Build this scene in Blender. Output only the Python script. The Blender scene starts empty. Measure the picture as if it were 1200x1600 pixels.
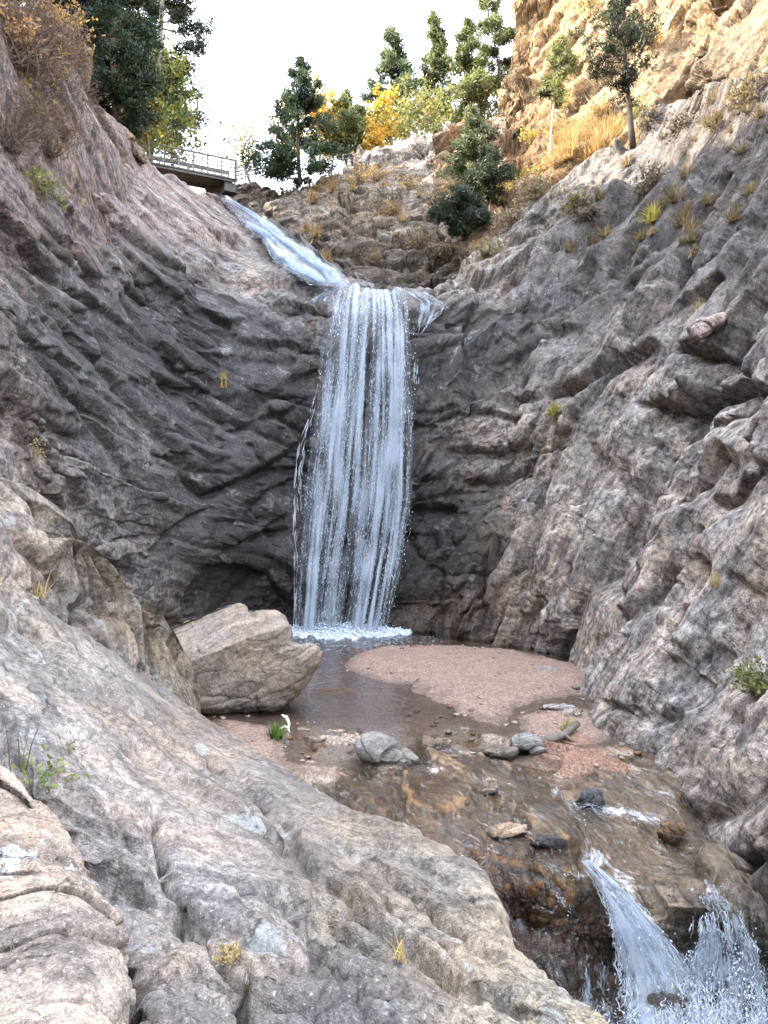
SKY_CLOUD = (8.0, 8.6, 9.8, 1); EXPOSURE = 2.95
import bpy, bmesh, math, random
import numpy as np
from mathutils import Vector, Matrix
random.seed(7)
F32 = np.float32
scene = bpy.context.scene
COL = scene.collection
CZ = 3.6            # camera height above the plunge pool (z = 0)
FPX = 1155.0        # focal length in photo pixels (26 mm on 36 mm tall)

def P(px, py, d):
    """point at photo pixel px,py and depth d (metres in front of the camera)"""
    return ((px - 600.0) / FPX * d, d, CZ + (800.0 - py) / FPX * d)
def PV(px, py, d): return Vector(P(px, py, d))
def pool_d(py, z=0.0): return (CZ - z) * FPX / (py - 800.0)

# ------------------------------------------------------------------ noise
_rs = np.random.RandomState(11)
_PERM = _rs.permutation(256).astype(np.int32)
_PERM = np.concatenate([_PERM, _PERM, _PERM])
_G = _rs.normal(size=(256, 3)); _G = (_G / np.linalg.norm(_G, axis=1)[:, None]).astype(F32)
_RND = _rs.rand(256, 6).astype(F32)

def _hash(ix, iy, iz): return _PERM[_PERM[_PERM[ix & 255] + (iy & 255)] + (iz & 255)]

def gnoise(p):
    p = p.astype(F32); f = np.floor(p); i = f.astype(np.int32); w = p - f
    u = w * w * w * (w * (w * 6 - 15) + 10)
    out = np.zeros(p.shape[0], F32)
    for a in (0, 1):
        wx = u[:, 0] if a else 1 - u[:, 0]
        for b in (0, 1):
            wy = u[:, 1] if b else 1 - u[:, 1]
            for c in (0, 1):
                wz = u[:, 2] if c else 1 - u[:, 2]
                g = _G[_hash(i[:, 0] + a, i[:, 1] + b, i[:, 2] + c)]
                out += wx * wy * wz * (g[:, 0] * (w[:, 0] - a) + g[:, 1] * (w[:, 1] - b) + g[:, 2] * (w[:, 2] - c))
    return out * 1.5
def fbm(p, o=4, gain=.5, lac=2.03):
    s = 0; a = 1.0; q = p
    for k in range(o):
        s = s + a * gnoise(q + 17.3 * k); a *= gain; q = q * lac
    return s
def ridged(p, o=4, gain=.5):
    s = 0; a = 1.0; q = p
    for k in range(o):
        s = s + a * (1 - 2 * np.abs(gnoise(q + 9.1 * k))); a *= gain; q = q * 2.1
    return s
def plates(p, seed=0, tilt=.9):
    """angular rock plates: every cell is a tilted facet; returns height and crack mask"""
    p = p.astype(F32) + seed * 31.7
    b = np.floor(p - .5).astype(np.int32)
    n = p.shape[0]
    d1 = np.full(n, 1e9, F32); d2 = np.full(n, 1e9, F32); h = np.zeros(n, F32)
    for a in (0, 1):
        for bb in (0, 1):
            for c in (0, 1):
                ix = b[:, 0] + a; iy = b[:, 1] + bb; iz = b[:, 2] + c
                k = _hash(ix, iy, iz); r = _RND[k]
                dx = p[:, 0] - (ix + .25 + .5 * r[:, 0]); dy = p[:, 1] - (iy + .25 + .5 * r[:, 1]); dz = p[:, 2] - (iz + .25 + .5 * r[:, 2])
                dd = dx * dx + dy * dy + dz * dz
                hh = (r[:, 3] - .5) + tilt * (_G[k, 0] * dx + _G[k, 1] * dy + _G[k, 2] * dz)
                m = dd < d1
                d2 = np.where(m, d1, np.minimum(d2, dd)); h = np.where(m, hh, h); d1 = np.where(m, dd, d1)
    crack = np.clip(1 - (np.sqrt(d2) - np.sqrt(d1)) / .08, 0, 1)
    return h, crack
def sstep(a, b, x):
    t = np.clip((x - a) / (b - a), 0, 1); return t * t * (3 - 2 * t)

# ------------------------------------------------------------------ scattered interpolation
def _tps(A, B, kind):
    d2 = ((A[:, None, :] - B[None, :, :]) ** 2).sum(2)
    return np.sqrt(d2) if kind == 'lin' else d2 * np.log(d2 + 1e-9) * .5
def rbf(ctrl, vals, q, kind='tps', reg=1e-6):
    C = np.array(ctrl, float) / 600.0; V = np.array(vals, float)
    if V.ndim == 1: V = V[:, None]
    n = len(C); K = _tps(C, C, kind) + np.eye(n) * reg
    Pm = np.hstack([np.ones((n, 1)), C])
    M = np.zeros((n + 3, n + 3)); M[:n, :n] = K; M[:n, n:] = Pm; M[n:, :n] = Pm.T
    W = np.linalg.solve(M, np.vstack([V, np.zeros((3, V.shape[1]))]))
    Q = np.asarray(q, float) / 600.0; out = np.zeros((len(Q), V.shape[1]))
    for s in range(0, len(Q), 20000):
        qq = Q[s:s + 20000]
        out[s:s + 20000] = _tps(qq, C, kind) @ W[:n] + np.hstack([np.ones((len(qq), 1)), qq]) @ W[n:]
    return out
def rbf_grid(ctrl, vals, X, Y, kind='tps', step=14):
    """evaluate on a coarse regular lattice, then bilinear to X,Y (2-D arrays)"""
    x0, x1, y0, y1 = X.min(), X.max(), Y.min(), Y.max()
    nx = int((x1 - x0) / step) + 2; ny = int((y1 - y0) / step) + 2
    gx = np.linspace(x0, x1, nx); gy = np.linspace(y0, y1, ny)
    G = rbf(ctrl, vals, np.stack(np.meshgrid(gx, gy), -1).reshape(-1, 2), kind).reshape(ny, nx, -1)
    fx = (X - x0) / (x1 - x0) * (nx - 1); fy = (Y - y0) / (y1 - y0) * (ny - 1)
    ix = np.clip(fx.astype(int), 0, nx - 2); iy = np.clip(fy.astype(int), 0, ny - 2)
    wx = (fx - ix)[..., None]; wy = (fy - iy)[..., None]
    return (G[iy, ix] * (1 - wx) + G[iy, ix + 1] * wx) * (1 - wy) + (G[iy + 1, ix] * (1 - wx) + G[iy + 1, ix + 1] * wx) * wy
def curve(pts, x):
    p = np.array(sorted(pts), float); return np.interp(x, p[:, 0], p[:, 1])
def polydist(X, Y, poly):
    """signed distance to a polyline in photo pixels (+ = below a line drawn left to right), and taper along it"""
    best = np.full(X.shape, 1e9, F32); sg = np.ones(X.shape, F32); tt = np.zeros(X.shape, F32)
    L = [0]
    for a, b in zip(poly[:-1], poly[1:]): L.append(L[-1] + math.hypot(b[0] - a[0], b[1] - a[1]))
    for k, (a, b) in enumerate(zip(poly[:-1], poly[1:])):
        dx, dy = b[0] - a[0], b[1] - a[1]; l2 = dx * dx + dy * dy
        t = np.clip(((X - a[0]) * dx + (Y - a[1]) * dy) / l2, 0, 1)
        ex = X - a[0] - t * dx; ey = Y - a[1] - t * dy
        d = np.sqrt(ex * ex + ey * ey); m = d < best
        best = np.where(m, d, best); sg = np.where(m, np.sign(-dy * ex + dx * ey), sg)
        tt = np.where(m, (L[k] + t * (L[k + 1] - L[k])) / L[-1], tt)
    return best * sg, tt
def crease(X, Y, poly, depth, soft, sharp=3.0):
    x0 = min(p[0] for p in poly) - 5 * soft; x1 = max(p[0] for p in poly) + 5 * soft
    y0 = min(p[1] for p in poly) - 5 * soft; y1 = max(p[1] for p in poly) + 5 * soft
    out = np.zeros(X.shape, F32)
    m = (X > x0) & (X < x1) & (Y > y0) & (Y < y1)
    if not m.any(): return out
    s, t = polydist(X[m], Y[m], poly)
    e = np.where(s > 0, np.exp(-s / soft), np.exp(s / sharp))
    tap = np.clip(np.minimum(t, 1 - t) / .18, 0, 1) ** .7 * .9 + .1 * 0
    out[m] = depth * e * tap
    return out
def groove(X, Y, poly, depth, w):
    return crease(X, Y, poly, depth, w, w)

# ------------------------------------------------------------------ mesh making
def link(o): COL.objects.link(o); return o
def tag(o, label=None, cat=None, group=None, kind=None):
    if label: o['label'] = label
    if cat: o['category'] = cat
    if group: o['group'] = group
    if kind: o['kind'] = kind
    return o
def empty(name, loc, rz=0.0):
    o = bpy.data.objects.new(name, None); o.empty_display_size = .2
    o.location = loc; o.rotation_euler = (0, 0, rz); return link(o)
def mesh_np(name, V, faces, mat, parent=None, smooth=True, attrs=None):
    """V (n,3), faces (m,k) with k = 3 or 4"""
    V = np.ascontiguousarray(V, dtype=F32); faces = np.ascontiguousarray(faces, dtype=np.int32)
    me = bpy.data.meshes.new(name); m, k = faces.shape
    me.vertices.add(len(V)); me.vertices.foreach_set('co', V.ravel())
    me.loops.add(m * k); me.loops.foreach_set('vertex_index', faces.ravel())
    me.polygons.add(m); me.polygons.foreach_set('loop_start', np.arange(0, m * k, k, dtype=np.int32))
    me.polygons.foreach_set('use_smooth', np.full(m, smooth, dtype=bool))
    for an, (tp, arr) in (attrs or {}).items():
        at = me.attributes.new(an, tp, 'POINT')
        if tp == 'FLOAT_COLOR':
            c = np.ones((len(V), 4), F32); c[:, :3] = arr; at.data.foreach_set('color', c.ravel())
        elif tp == 'FLOAT_VECTOR': at.data.foreach_set('vector', np.ascontiguousarray(arr, dtype=F32).ravel())
        else: at.data.foreach_set('value', np.ascontiguousarray(arr, dtype=F32).ravel())
    me.update(calc_edges=True); me.validate()
    me.materials.append(mat)
    o = bpy.data.objects.new(name, me); link(o)
    if parent: o.parent = parent
    return o
def up_faces(f, V):
    t = V[f[len(f) // 2]]; n = np.cross(t[1] - t[0], t[2] - t[0]); return f if n[2] > 0 else f[:, ::-1]
def grid_faces(ny, nx):
    i = np.arange(ny * nx).reshape(ny, nx)
    return np.stack([i[:-1, :-1], i[1:, :-1], i[1:, 1:], i[:-1, 1:]], -1).reshape(-1, 4)
class MB:
    """collects tubes, boxes, blades into one mesh"""
    def __init__(s): s.v = []; s.f3 = []; s.f4 = []; s.n = 0; s.c = []
    def add(s, V, f3=None, f4=None, c=None):
        V = np.asarray(V, F32); s.v.append(V)
        if f3 is not None: s.f3.append(np.asarray(f3, np.int32) + s.n)
        if f4 is not None: s.f4.append(np.asarray(f4, np.int32) + s.n)
        s.c.append(np.tile(np.asarray(c if c is not None else (1, 1, 1), F32), (len(V), 1)) if np.ndim(c) < 2 else np.asarray(c, F32))
        s.n += len(V)
    def tube(s, pts, rad, sides=6, c=None):
        pts = [Vector(p) for p in pts]; V = []; F = []
        if not hasattr(rad, '__len__'): rad = [rad] * len(pts)
        for i, p in enumerate(pts):
            t = (pts[min(i + 1, len(pts) - 1)] - pts[max(i - 1, 0)]).normalized()
            u = t.orthogonal().normalized() if i == 0 else (u - t * u.dot(t)).normalized()
            w = t.cross(u)
            for k in range(sides):
                a = 2 * math.pi * k / sides
                V.append(p + (u * math.cos(a) + w * math.sin(a)) * rad[i])
        for i in range(len(pts) - 1):
            for k in range(sides):
                k2 = (k + 1) % sides
                F.append((i * sides + k, i * sides + k2, (i + 1) * sides + k2, (i + 1) * sides + k))
        n0 = len(V); V.append(pts[0]); V.append(pts[-1]); F3 = []
        for k in range(sides):
            F3.append((n0, (k + 1) % sides, k)); F3.append((n0 + 1, (len(pts) - 1) * sides + k, (len(pts) - 1) * sides + (k + 1) % sides))
        s.add([tuple(v) for v in V], F3, F, c)
    def box(s, c0, sx, sy, sz, ax=None, c=None):
        ax = ax or (Vector((1, 0, 0)), Vector((0, 1, 0)), Vector((0, 0, 1))); V = []
        for a in (-1, 1):
            for b in (-1, 1):
                for d in (-1, 1):
                    V.append(tuple(Vector(c0) + ax[0] * (a * sx / 2) + ax[1] * (b * sy / 2) + ax[2] * (d * sz / 2)))
        s.add(V, None, [(0, 1, 3, 2), (4, 6, 7, 5), (0, 4, 5, 1), (2, 3, 7, 6), (0, 2, 6, 4), (1, 5, 7, 3)], c)
    def build(s, name, mat, parent=None, smooth=False):
        V = np.concatenate(s.v); me = bpy.data.meshes.new(name)
        f3 = np.concatenate(s.f3) if s.f3 else np.zeros((0, 3), np.int32); f4 = np.concatenate(s.f4) if s.f4 else np.zeros((0, 4), np.int32)
        me.vertices.add(len(V)); me.vertices.foreach_set('co', V.ravel())
        nl = f3.size + f4.size; me.loops.add(nl); me.loops.foreach_set('vertex_index', np.concatenate([f3.ravel(), f4.ravel()]))
        me.polygons.add(len(f3) + len(f4))
        st = np.concatenate([np.arange(len(f3)) * 3, f3.size + np.arange(len(f4)) * 4]).astype(np.int32)
        me.polygons.foreach_set('loop_start', st); me.polygons.foreach_set('use_smooth', np.full(len(st), smooth, dtype=bool))
        at = me.attributes.new('tint', 'FLOAT_COLOR', 'POINT'); c = np.ones((len(V), 4), F32); c[:, :3] = np.concatenate(s.c); at.data.foreach_set('color', c.ravel())
        me.update(calc_edges=True); me.validate(); me.materials.append(mat)
        o = bpy.data.objects.new(name, me); link(o)
        if parent: o.parent = parent
        return o

# ------------------------------------------------------------------ materials
class NT:
    def __init__(s, name):
        s.m = bpy.data.materials.new(name); s.m.use_nodes = True; s.t = s.m.node_tree; s.t.nodes.clear()
        s.out = s.t.nodes.new('ShaderNodeOutputMaterial')
    def n(s, tp, **kw):
        nd = s.t.nodes.new('ShaderNode' + tp)
        for k, v in kw.items():
            if k.startswith('_'): setattr(nd, k[1:], v)
        for k, v in kw.items():
            if not k.startswith('_'):
                key = int(k[1:]) if k[0] == 'i' and k[1:].isdigit() else k
                s.set(nd.inputs[key], v)
        return nd
    def set(s, sock, v):
        if hasattr(v, 'is_output') or hasattr(v, 'node'): s.t.links.new(v, sock)
        else: sock.default_value = v
    def noise(s, vec, scale, detail=4, rough=.55, dist=0.0):
        nd = s.n('TexNoise'); s.set(nd.inputs['Vector'], vec)
        nd.inputs['Scale'].default_value = scale; nd.inputs['Detail'].default_value = detail
        nd.inputs['Roughness'].default_value = rough; nd.inputs['Distortion'].default_value = dist
        return nd.outputs['Fac']
    def ramp(s, fac, a, b, va=0.0, vb=1.0):
        nd = s.n('MapRange', _clamp=True, _interpolation_type='SMOOTHSTEP'); s.set(nd.inputs['Value'], fac)
        for k, v in (('From Min', a), ('From Max', b), ('To Min', va), ('To Max', vb)): s.set(nd.inputs[k], v)
        return nd.outputs['Result']
    def math(s, op, a, b=0.0):
        nd = s.n('Math', _operation=op); s.set(nd.inputs[0], a); s.set(nd.inputs[1], b); return nd.outputs[0]
    def mix(s, fac, a, b, mode='MIX'):
        nd = s.n('Mix', _data_type='RGBA', _blend_type=mode)
        for sock, v in ((nd.inputs[0], fac), (nd.inputs[6], a), (nd.inputs[7], b)):
            if isinstance(v, tuple) and len(v) == 3: v = v + (1,)
            s.set(sock, v)
        return nd.outputs[2]
    def attr(s, name, out='Color'): return s.n('Attribute', _attribute_name=name).outputs[out]
    def scale(s, vec, sc):
        nd = s.n('VectorMath', _operation='MULTIPLY'); s.set(nd.inputs[0], vec); s.set(nd.inputs[1], sc); return nd.outputs[0]
    def bump(s, h, strength, dist, nrm=None):
        nd = s.n('Bump'); nd.inputs['Strength'].default_value = strength; nd.inputs['Distance'].default_value = dist
        s.set(nd.inputs['Height'], h)
        if nrm is not None: s.set(nd.inputs['Normal'], nrm)
        return nd.outputs['Normal']
    def surf(s, sh): s.t.links.new(sh, s.out.inputs['Surface']); return s.m

def rock_mat(name, lichen=.5, stain=.6, fine=1.0, seam=.5, speck=.5, gloss=.8, lichen_col=(.42, .44, .41), stain_col=(.045, .047, .055), lich_scale=1.3, bumpk=1.0, pale=(.5, .44, .38), contrast=1.0, facet=1.0, fs=1.0):
    m = NT(name); co = m.attr('rockco', 'Vector'); tint = m.attr('tint'); pos = m.n('NewGeometry').outputs['Position']
    mul = lambda c, k: m.mix(1.0, c, tuple(k) if hasattr(k, '__len__') else (k, k, k), 'MULTIPLY')
    # foliated mineral colour: streaks along the strata, then crystals
    fol = m.noise(m.scale(co, (.9, 1.7, 1.7)), 2.3, 5, .68, .15); grain = m.noise(pos, 9.0 * fine, 6, .74); fine_n = m.noise(pos, 55.0 * fine, 3, .7)
    k = contrast
    c = m.mix(m.ramp(fol, .34, .66), mul(tint, (1 - .45 * k, 1 - .45 * k, 1 - .42 * k)), mul(tint, (1 + .32 * k, 1 + .31 * k, 1 + .29 * k)))
    c = m.mix(m.ramp(grain, .34, .64), mul(c, (1 - .45 * k, 1 - .45 * k, 1 - .44 * k)), mul(c, (1 + .34 * k, 1 + .33 * k, 1 + .31 * k)))
    c = m.mix(m.ramp(fine_n, .35, .65), mul(c, .72), mul(c, 1.28))
    hue = m.noise(pos, .8, 4, .6); c = m.mix(m.ramp(hue, .35, .65), mul(c, (.95, 1.0, 1.06)), mul(c, (1.07, .99, .93)))
    # water and varnish stains, attribute driven, ragged edges
    st = m.attr('stain', 'Fac'); n4 = m.noise(m.scale(pos, (1.5, 1.5, .5)), .9, 7, .7, .5)
    stf = m.math('MULTIPLY', m.ramp(m.math('ADD', m.math('ADD', m.math('MULTIPLY', n4, .45), m.math('ADD', m.math('MULTIPLY', fol, .35), m.math('MULTIPLY', grain, .2))), m.math('MULTIPLY', st, .38)), .56, .74), stain)
    c = m.mix(stf, c, m.mix(m.ramp(fine_n, .3, .7), mul(stain_col, .6), mul(stain_col, 1.9)))
    # lichen crusts and pale scuffs
    l1 = m.noise(pos, lich_scale, 7, .72, .1)
    lf = m.math('MULTIPLY', m.ramp(m.math('ADD', m.math('MULTIPLY', l1, .8), m.math('MULTIPLY', grain, .2)), .575, .61), lichen)
    c = m.mix(lf, c, m.mix(m.ramp(fine_n, .3, .7), mul(lichen_col, .75), mul(lichen_col, 1.1)))
    c = m.mix(m.math('MULTIPLY', m.ramp(fol, .62, .72), .4), c, pale)
    # dark pits and pale crystals
    k1 = m.noise(pos, 24.0 * fine, 2, .6)
    c = m.mix(m.math('MULTIPLY', m.ramp(k1, .64, .72), speck), c, (.52, .50, .47)); c = m.mix(m.math('MULTIPLY', m.ramp(k1, .37, .29), speck), c, (.03, .03, .033))
    # angular broken facets and open joints
    wv = m.n('VectorMath', _operation='MULTIPLY_ADD'); m.set(wv.inputs[0], m.n('TexNoise', Vector=co, Scale=2.6, Detail=2.0).outputs['Color']); wv.inputs[1].default_value = (.16, .16, .16); m.set(wv.inputs[2], co)
    fh = None
    for sc, amp in ((1.9 * fs, 1.7),):
        vo = m.n('TexVoronoi', _feature='F1', Vector=wv.outputs[0], Scale=sc)
        loc = m.n('VectorMath', _operation='SUBTRACT'); m.set(loc.inputs[0], wv.outputs[0]); m.set(loc.inputs[1], vo.outputs['Position'])
        til = m.n('VectorMath', _operation='SUBTRACT'); m.set(til.inputs[0], vo.outputs['Color']); til.inputs[1].default_value = (.5, .5, .5)
        dt = m.n('VectorMath', _operation='DOT_PRODUCT'); m.set(dt.inputs[0], loc.outputs[0]); m.set(dt.inputs[1], til.outputs[0])
        f = m.math('MULTIPLY', dt.outputs['Value'], amp * facet); fh = f if fh is None else m.math('ADD', fh, f)
        tone = m.n('RGBToBW', Color=vo.outputs['Color']).outputs[0]
        c = m.mix(.5 * min(1, facet), c, m.mix(tone, mul(c, .68), mul(c, 1.34)))
    # relief
    h = m.math('ADD', m.math('MULTIPLY', fol, .12), m.math('MULTIPLY', grain, .075 / fine)); h = m.math('ADD', h, fh)
    nb = m.bump(h, 1.0, 1.0 * bumpk); nb = m.bump(m.math('ADD', k1, fine_n), .7, .022 * bumpk / fine, nb)
    wet = m.attr('wet', 'Fac')
    b = m.n('BsdfPrincipled', Normal=nb)
    m.set(b.inputs['Base Color'], m.mix(wet, c, mul(c, (.42, .40, .40))))
    m.set(b.inputs['Roughness'], m.ramp(wet, 0, 1, gloss, .22)); b.inputs['Specular IOR Level'].default_value = .35
    return m.surf(b.outputs[0])

def plain_mat(name, col, rough=.6, metal=0.0, var=.25, scale=8.0, bump=.01, bscale=None, spec=.4, use_tint=False):
    m = NT(name); pos = m.n('TexCoord').outputs['Object']
    n1 = m.noise(pos, scale, 6, .6)
    base = m.attr('tint') if use_tint else (col[0], col[1], col[2], 1)
    if use_tint: base = m.mix(1.0, base, col, 'MULTIPLY')
    c = m.mix(m.ramp(n1, .3, .7), m.mix(1.0, base, (1 - var,) * 3, 'MULTIPLY'), m.mix(1.0, base, (1 + var,) * 3, 'MULTIPLY'))
    b = m.n('BsdfPrincipled', Roughness=rough, Metallic=metal, Normal=m.bump(m.noise(pos, bscale or scale * 3, 6, .65), .7, bump))
    b.inputs['Specular IOR Level'].default_value = spec
    m.set(b.inputs['Base Color'], c); return m.surf(b.outputs[0])
def leaf_mat(name, col, trans=.35, var=.35):
    m = NT(name); pos = m.n('NewGeometry').outputs['Position']
    tint = m.mix(1.0, m.attr('tint'), col, 'MULTIPLY'); n1 = m.noise(pos, 2.2, 4, .6)
    c = m.mix(m.ramp(n1, .3, .7), m.mix(1.0, tint, (1 - var, 1 - var, 1 - var * .8), 'MULTIPLY'), m.mix(1.0, tint, (1 + var, 1 + var * .9, 1 + var * .4), 'MULTIPLY'))
    d = m.n('BsdfDiffuse', Color=c); t = m.n('BsdfTranslucent', Color=c); g = m.n('BsdfGlossy', Roughness=.45); g.inputs['Color'].default_value = (.5, .5, .5, 1)
    mx = m.n('MixShader', i0=trans, i1=d.outputs[0], i2=t.outputs[0]); mx2 = m.n('MixShader', i0=.05, i1=mx.outputs[0], i2=g.outputs[0])
    return m.surf(mx2.outputs[0])
# ------------------------------------------------------------------ rock patches
SURF = {}
def unit(v): v = np.array(v, float); return v / np.linalg.norm(v)
def basis(a, b):
    """strata frame: first axis runs from point a to point b"""
    e = unit(np.array(b) - np.array(a)); up = np.array((0, -.6, .8)); f = unit(np.cross(e, up)); g = np.cross(e, f)
    return np.stack([e, f, g]).astype(F32)
def rock_disp(pos, B, seed, A=(.42, .17, .06), stretch=.3, cells=(1.7, .62, .22), warp=.35, fine=.02, ridge=.06, stage=0, slab=1.0):
    """stage 1: big plates, stage 2: small plates and grain on the already displaced surface, 0: both"""
    q = pos.astype(F32) @ B.T
    w = np.stack([gnoise(pos * .55 + 3 + seed), gnoise(pos * .55 + 40 + seed), gnoise(pos * .55 + 80 + seed)], 1)
    q = (q + warp * w) * np.array((stretch, 1, 1), F32)
    q = q + .05 * np.stack([gnoise(pos * 3.1 + seed), gnoise(pos * 3.1 + 11 + seed), gnoise(pos * 3.1 + 23 + seed)], 1)
    h = np.zeros(len(pos), F32)
    frac = .22 + .95 * sstep(-.15, .45, gnoise(pos * .42 + seed * 3.1) + .4 * gnoise(pos * 1.3 + seed)) if stage == 2 else 1.0
    for a, c, k in zip(A, cells, (1, 2, 3)):
        if a == 0 or (stage == 1 and k > 1) or (stage == 2 and k == 1): continue
        pl, cr = plates(q * np.array((slab if k == 1 else 1, 1, 1), F32) / c, seed + k, 1.25)
        h += a * (pl - .35 * cr * (k < 3)) * (frac if k > 1 else 1)
        if k == 1 and slab < 1: pl, cr = plates((q + 7.7) * np.array((slab * 1.6, 1, 1), F32) / (c * .47), seed + 8, 1.25); h += a * .26 * (pl - .3 * cr)
    if stage != 2: h += ridge * ridged(q * np.array((.8, 1.3, 1.3), F32) + seed, 4, .55)
    if stage != 1: h += fine * fbm(pos * 4.5 + seed, 4, .6)
    return h, q
def blur(a, k):
    c = np.cumsum(np.pad(a, ((k + 1, k), (0, 0), (0, 0)), 'edge'), 0); a = (c[2 * k + 1:] - c[:-2 * k - 1]) / (2 * k + 1)
    c = np.cumsum(np.pad(a, ((0, 0), (k + 1, k), (0, 0)), 'edge'), 1); return (c[:, 2 * k + 1:] - c[:, :-2 * k - 1]) / (2 * k + 1)
def surf_grid(X, Y, d):
    pos = np.stack(P(X, Y, d), -1)
    du = np.gradient(pos, axis=1); dv = np.gradient(pos, axis=0)
    n = np.cross(du, dv); n /= np.linalg.norm(n, axis=-1, keepdims=True) + 1e-12
    cam = np.array((0, 0, CZ)); s = np.sign(((cam - pos) * n).sum(-1)); s[s == 0] = 1
    return pos, n * s[..., None]
def patch(name, px0, px1, top, bot, step, ctrl, disp, mat, tint, stain=None, wet=None, roll=(), rowstep=None, key=None, tk=1.0, soft=True, wing=(None, None)):
    xs = np.arange(px0, px1 + step, step, dtype=float)
    T = curve(top, xs); Bt = curve(bot, xs)
    ny = int(np.percentile(Bt - T, 85) / (rowstep or step)) + 2
    v = np.linspace(0, 1, ny)[:, None]
    X = np.tile(xs, (ny, 1)); Y = T[None] + (Bt - T)[None] * v
    disp_ = rbf_grid([c[:2] for c in ctrl], [1.0 / c[2] for c in ctrl], X, Y)[..., 0]
    d = 1.0 / np.clip(disp_, 1 / 90.0, 1 / 1.6)
    pos, nrm = surf_grid(X, Y, d)
    h, _ = disp(X, Y, pos.reshape(-1, 3), 1)
    base_l = np.linalg.norm(np.gradient(pos, axis=0), axis=-1) + np.linalg.norm(np.gradient(pos, axis=1), axis=-1)
    pos = pos + nrm * blur(blur(h.reshape(X.shape + (1,)).astype(float), 2 if soft else 1), 1 if soft else 0)
    du = np.gradient(pos, axis=1); dv = np.gradient(pos, axis=0); n1 = np.cross(du, dv); n1 /= np.linalg.norm(n1, axis=-1, keepdims=True) + 1e-12
    n0 = np.cross(np.gradient(np.stack(P(X, Y, d), -1), axis=1), np.gradient(np.stack(P(X, Y, d), -1), axis=0))
    n1 = blur(n1 * np.sign((n0 * nrm).sum(-1))[..., None], 2); n1 /= np.linalg.norm(n1, axis=-1, keepdims=True) + 1e-12
    h, q = disp(X, Y, pos.reshape(-1, 3), 2); h = blur(h.reshape(X.shape + (1,)).astype(float), 1 if soft else 0)[..., 0]
    new_l = np.linalg.norm(np.gradient(pos, axis=0), axis=-1) + np.linalg.norm(np.gradient(pos, axis=1), axis=-1)
    thin = blur(np.clip(((1.55 if soft else 2.0) * base_l / new_l) ** (2.6 if soft else 1.5), .04, 1)[..., None], 3)     # calm the grain on overhang faces where the sheet is stretched
    pos = pos + n1 * h.reshape(X.shape)[..., None] * thin
    def field(f, k, dv):
        if f is None: return np.full(X.shape + (k,), dv, F32)
        g = rbf_grid([c[:2] for c in f], [c[2:] for c in f], X, Y, 'lin'); V = np.array([c[2:] for c in f]); return np.clip(g, V.min(0), V.max(0))
    tn = field(tint, 3, .3) * np.array(tk); sn = field(stain, 1, 0.); wt = field(wet, 1, 0.)
    q = q.reshape(X.shape + (3,))
    SURF[key or name] = (X.copy(), Y.copy(), pos.copy(), nrm)
    if roll:
        ext = []; base = pos[0]; qb = q[0]; prev = np.zeros(3)
        for k, r in enumerate(roll):
            r = np.array(r, float); pp = base + r
            pp = pp + (gnoise(pp * .8) * .35)[:, None] * min(1, (k + 1) / 2) * np.array((.3, .3, 1)) * min(1., np.linalg.norm(r))
            ext.append(pp)
        ext = ext[::-1]; K = len(ext)
        pos = np.concatenate([np.stack(ext), pos]); q = np.concatenate([np.stack(ext) @ np.eye(3), q])
        rep = lambda a: np.concatenate([np.repeat(a[:1], K, 0), a]); tn, sn, wt = rep(tn), rep(sn), rep(wt)
    for side, vec in zip((0, -1), wing):        # the rock carries on outside the frame
        if vec is None: continue
        st, cnt = np.array(vec[0], float), vec[1]; cols = []
        for k in range(1, cnt + 1):
            pp = pos[:, side] + st * k * .5; pp = pp + (gnoise(pp * .9) * .3 + gnoise(pp * 2.7) * .1)[:, None] * np.array((1, .2, .6)) * min(1, k / 3); cols.append(pp)
        ad = np.stack(cols if side else cols[::-1], 1); rp_ = lambda a: (np.concatenate([a, np.repeat(a[:, -1:], cnt, 1)], 1) if side else np.concatenate([np.repeat(a[:, :1], cnt, 1), a], 1))
        qa = ad @ (B_NEAR if 'B_NEAR' in globals() else np.eye(3)).T; q = np.concatenate([q, qa], 1) if side else np.concatenate([qa, q], 1)
        pos = np.concatenate([pos, ad], 1) if side else np.concatenate([ad, pos], 1); tn, sn, wt = rp_(tn), rp_(sn), rp_(wt)
    ny, nx = pos.shape[:2]
    return mesh_np(name, pos.reshape(-1, 3), grid_faces(ny, nx), mat, attrs={
        'tint': ('FLOAT_COLOR', tn.reshape(-1, 3)), 'rockco': ('FLOAT_VECTOR', q.reshape(-1, 3)),
        'stain': ('FLOAT', sn.ravel()), 'wet': ('FLOAT', wt.ravel())})
def on(key, px, py, lift=0.0):
    """point of a built surface seen at photo pixel px,py"""
    X, Y, pos, n = SURF[key]
    k = np.argmin((X - px) ** 2 + (Y - py) ** 2); i, j = np.unravel_index(k, X.shape)
    return Vector(pos[i, j] + n[i, j] * lift)

M_WALL = rock_mat('canyon_rock', lichen=.35, stain=.82, speck=.5, contrast=1.35, bumpk=1.1, stain_col=(.036, .033, .033), facet=1.0)
M_WARM = rock_mat('warm_cliff_rock', lichen=.12, stain=.3, seam=.45, fine=.5, stain_col=(.16, .09, .05), lichen_col=(.45, .36, .2), pale=(.62, .52, .38), bumpk=1.6, facet=.8, fs=.6)
M_NEAR = rock_mat('lichen_granite', lichen=.5, stain=.8, fine=1.7, lich_scale=2.1, bumpk=.85, speck=.5, stain_col=(.07, .066, .066), lichen_col=(.36, .39, .39), pale=(.44, .39, .33), contrast=1.1, facet=.9, fs=1.4)
M_BED = rock_mat('stream_rock', lichen=.0, stain=.5, seam=.4, stain_col=(.03, .022, .016), pale=(.4, .33, .26))

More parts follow.
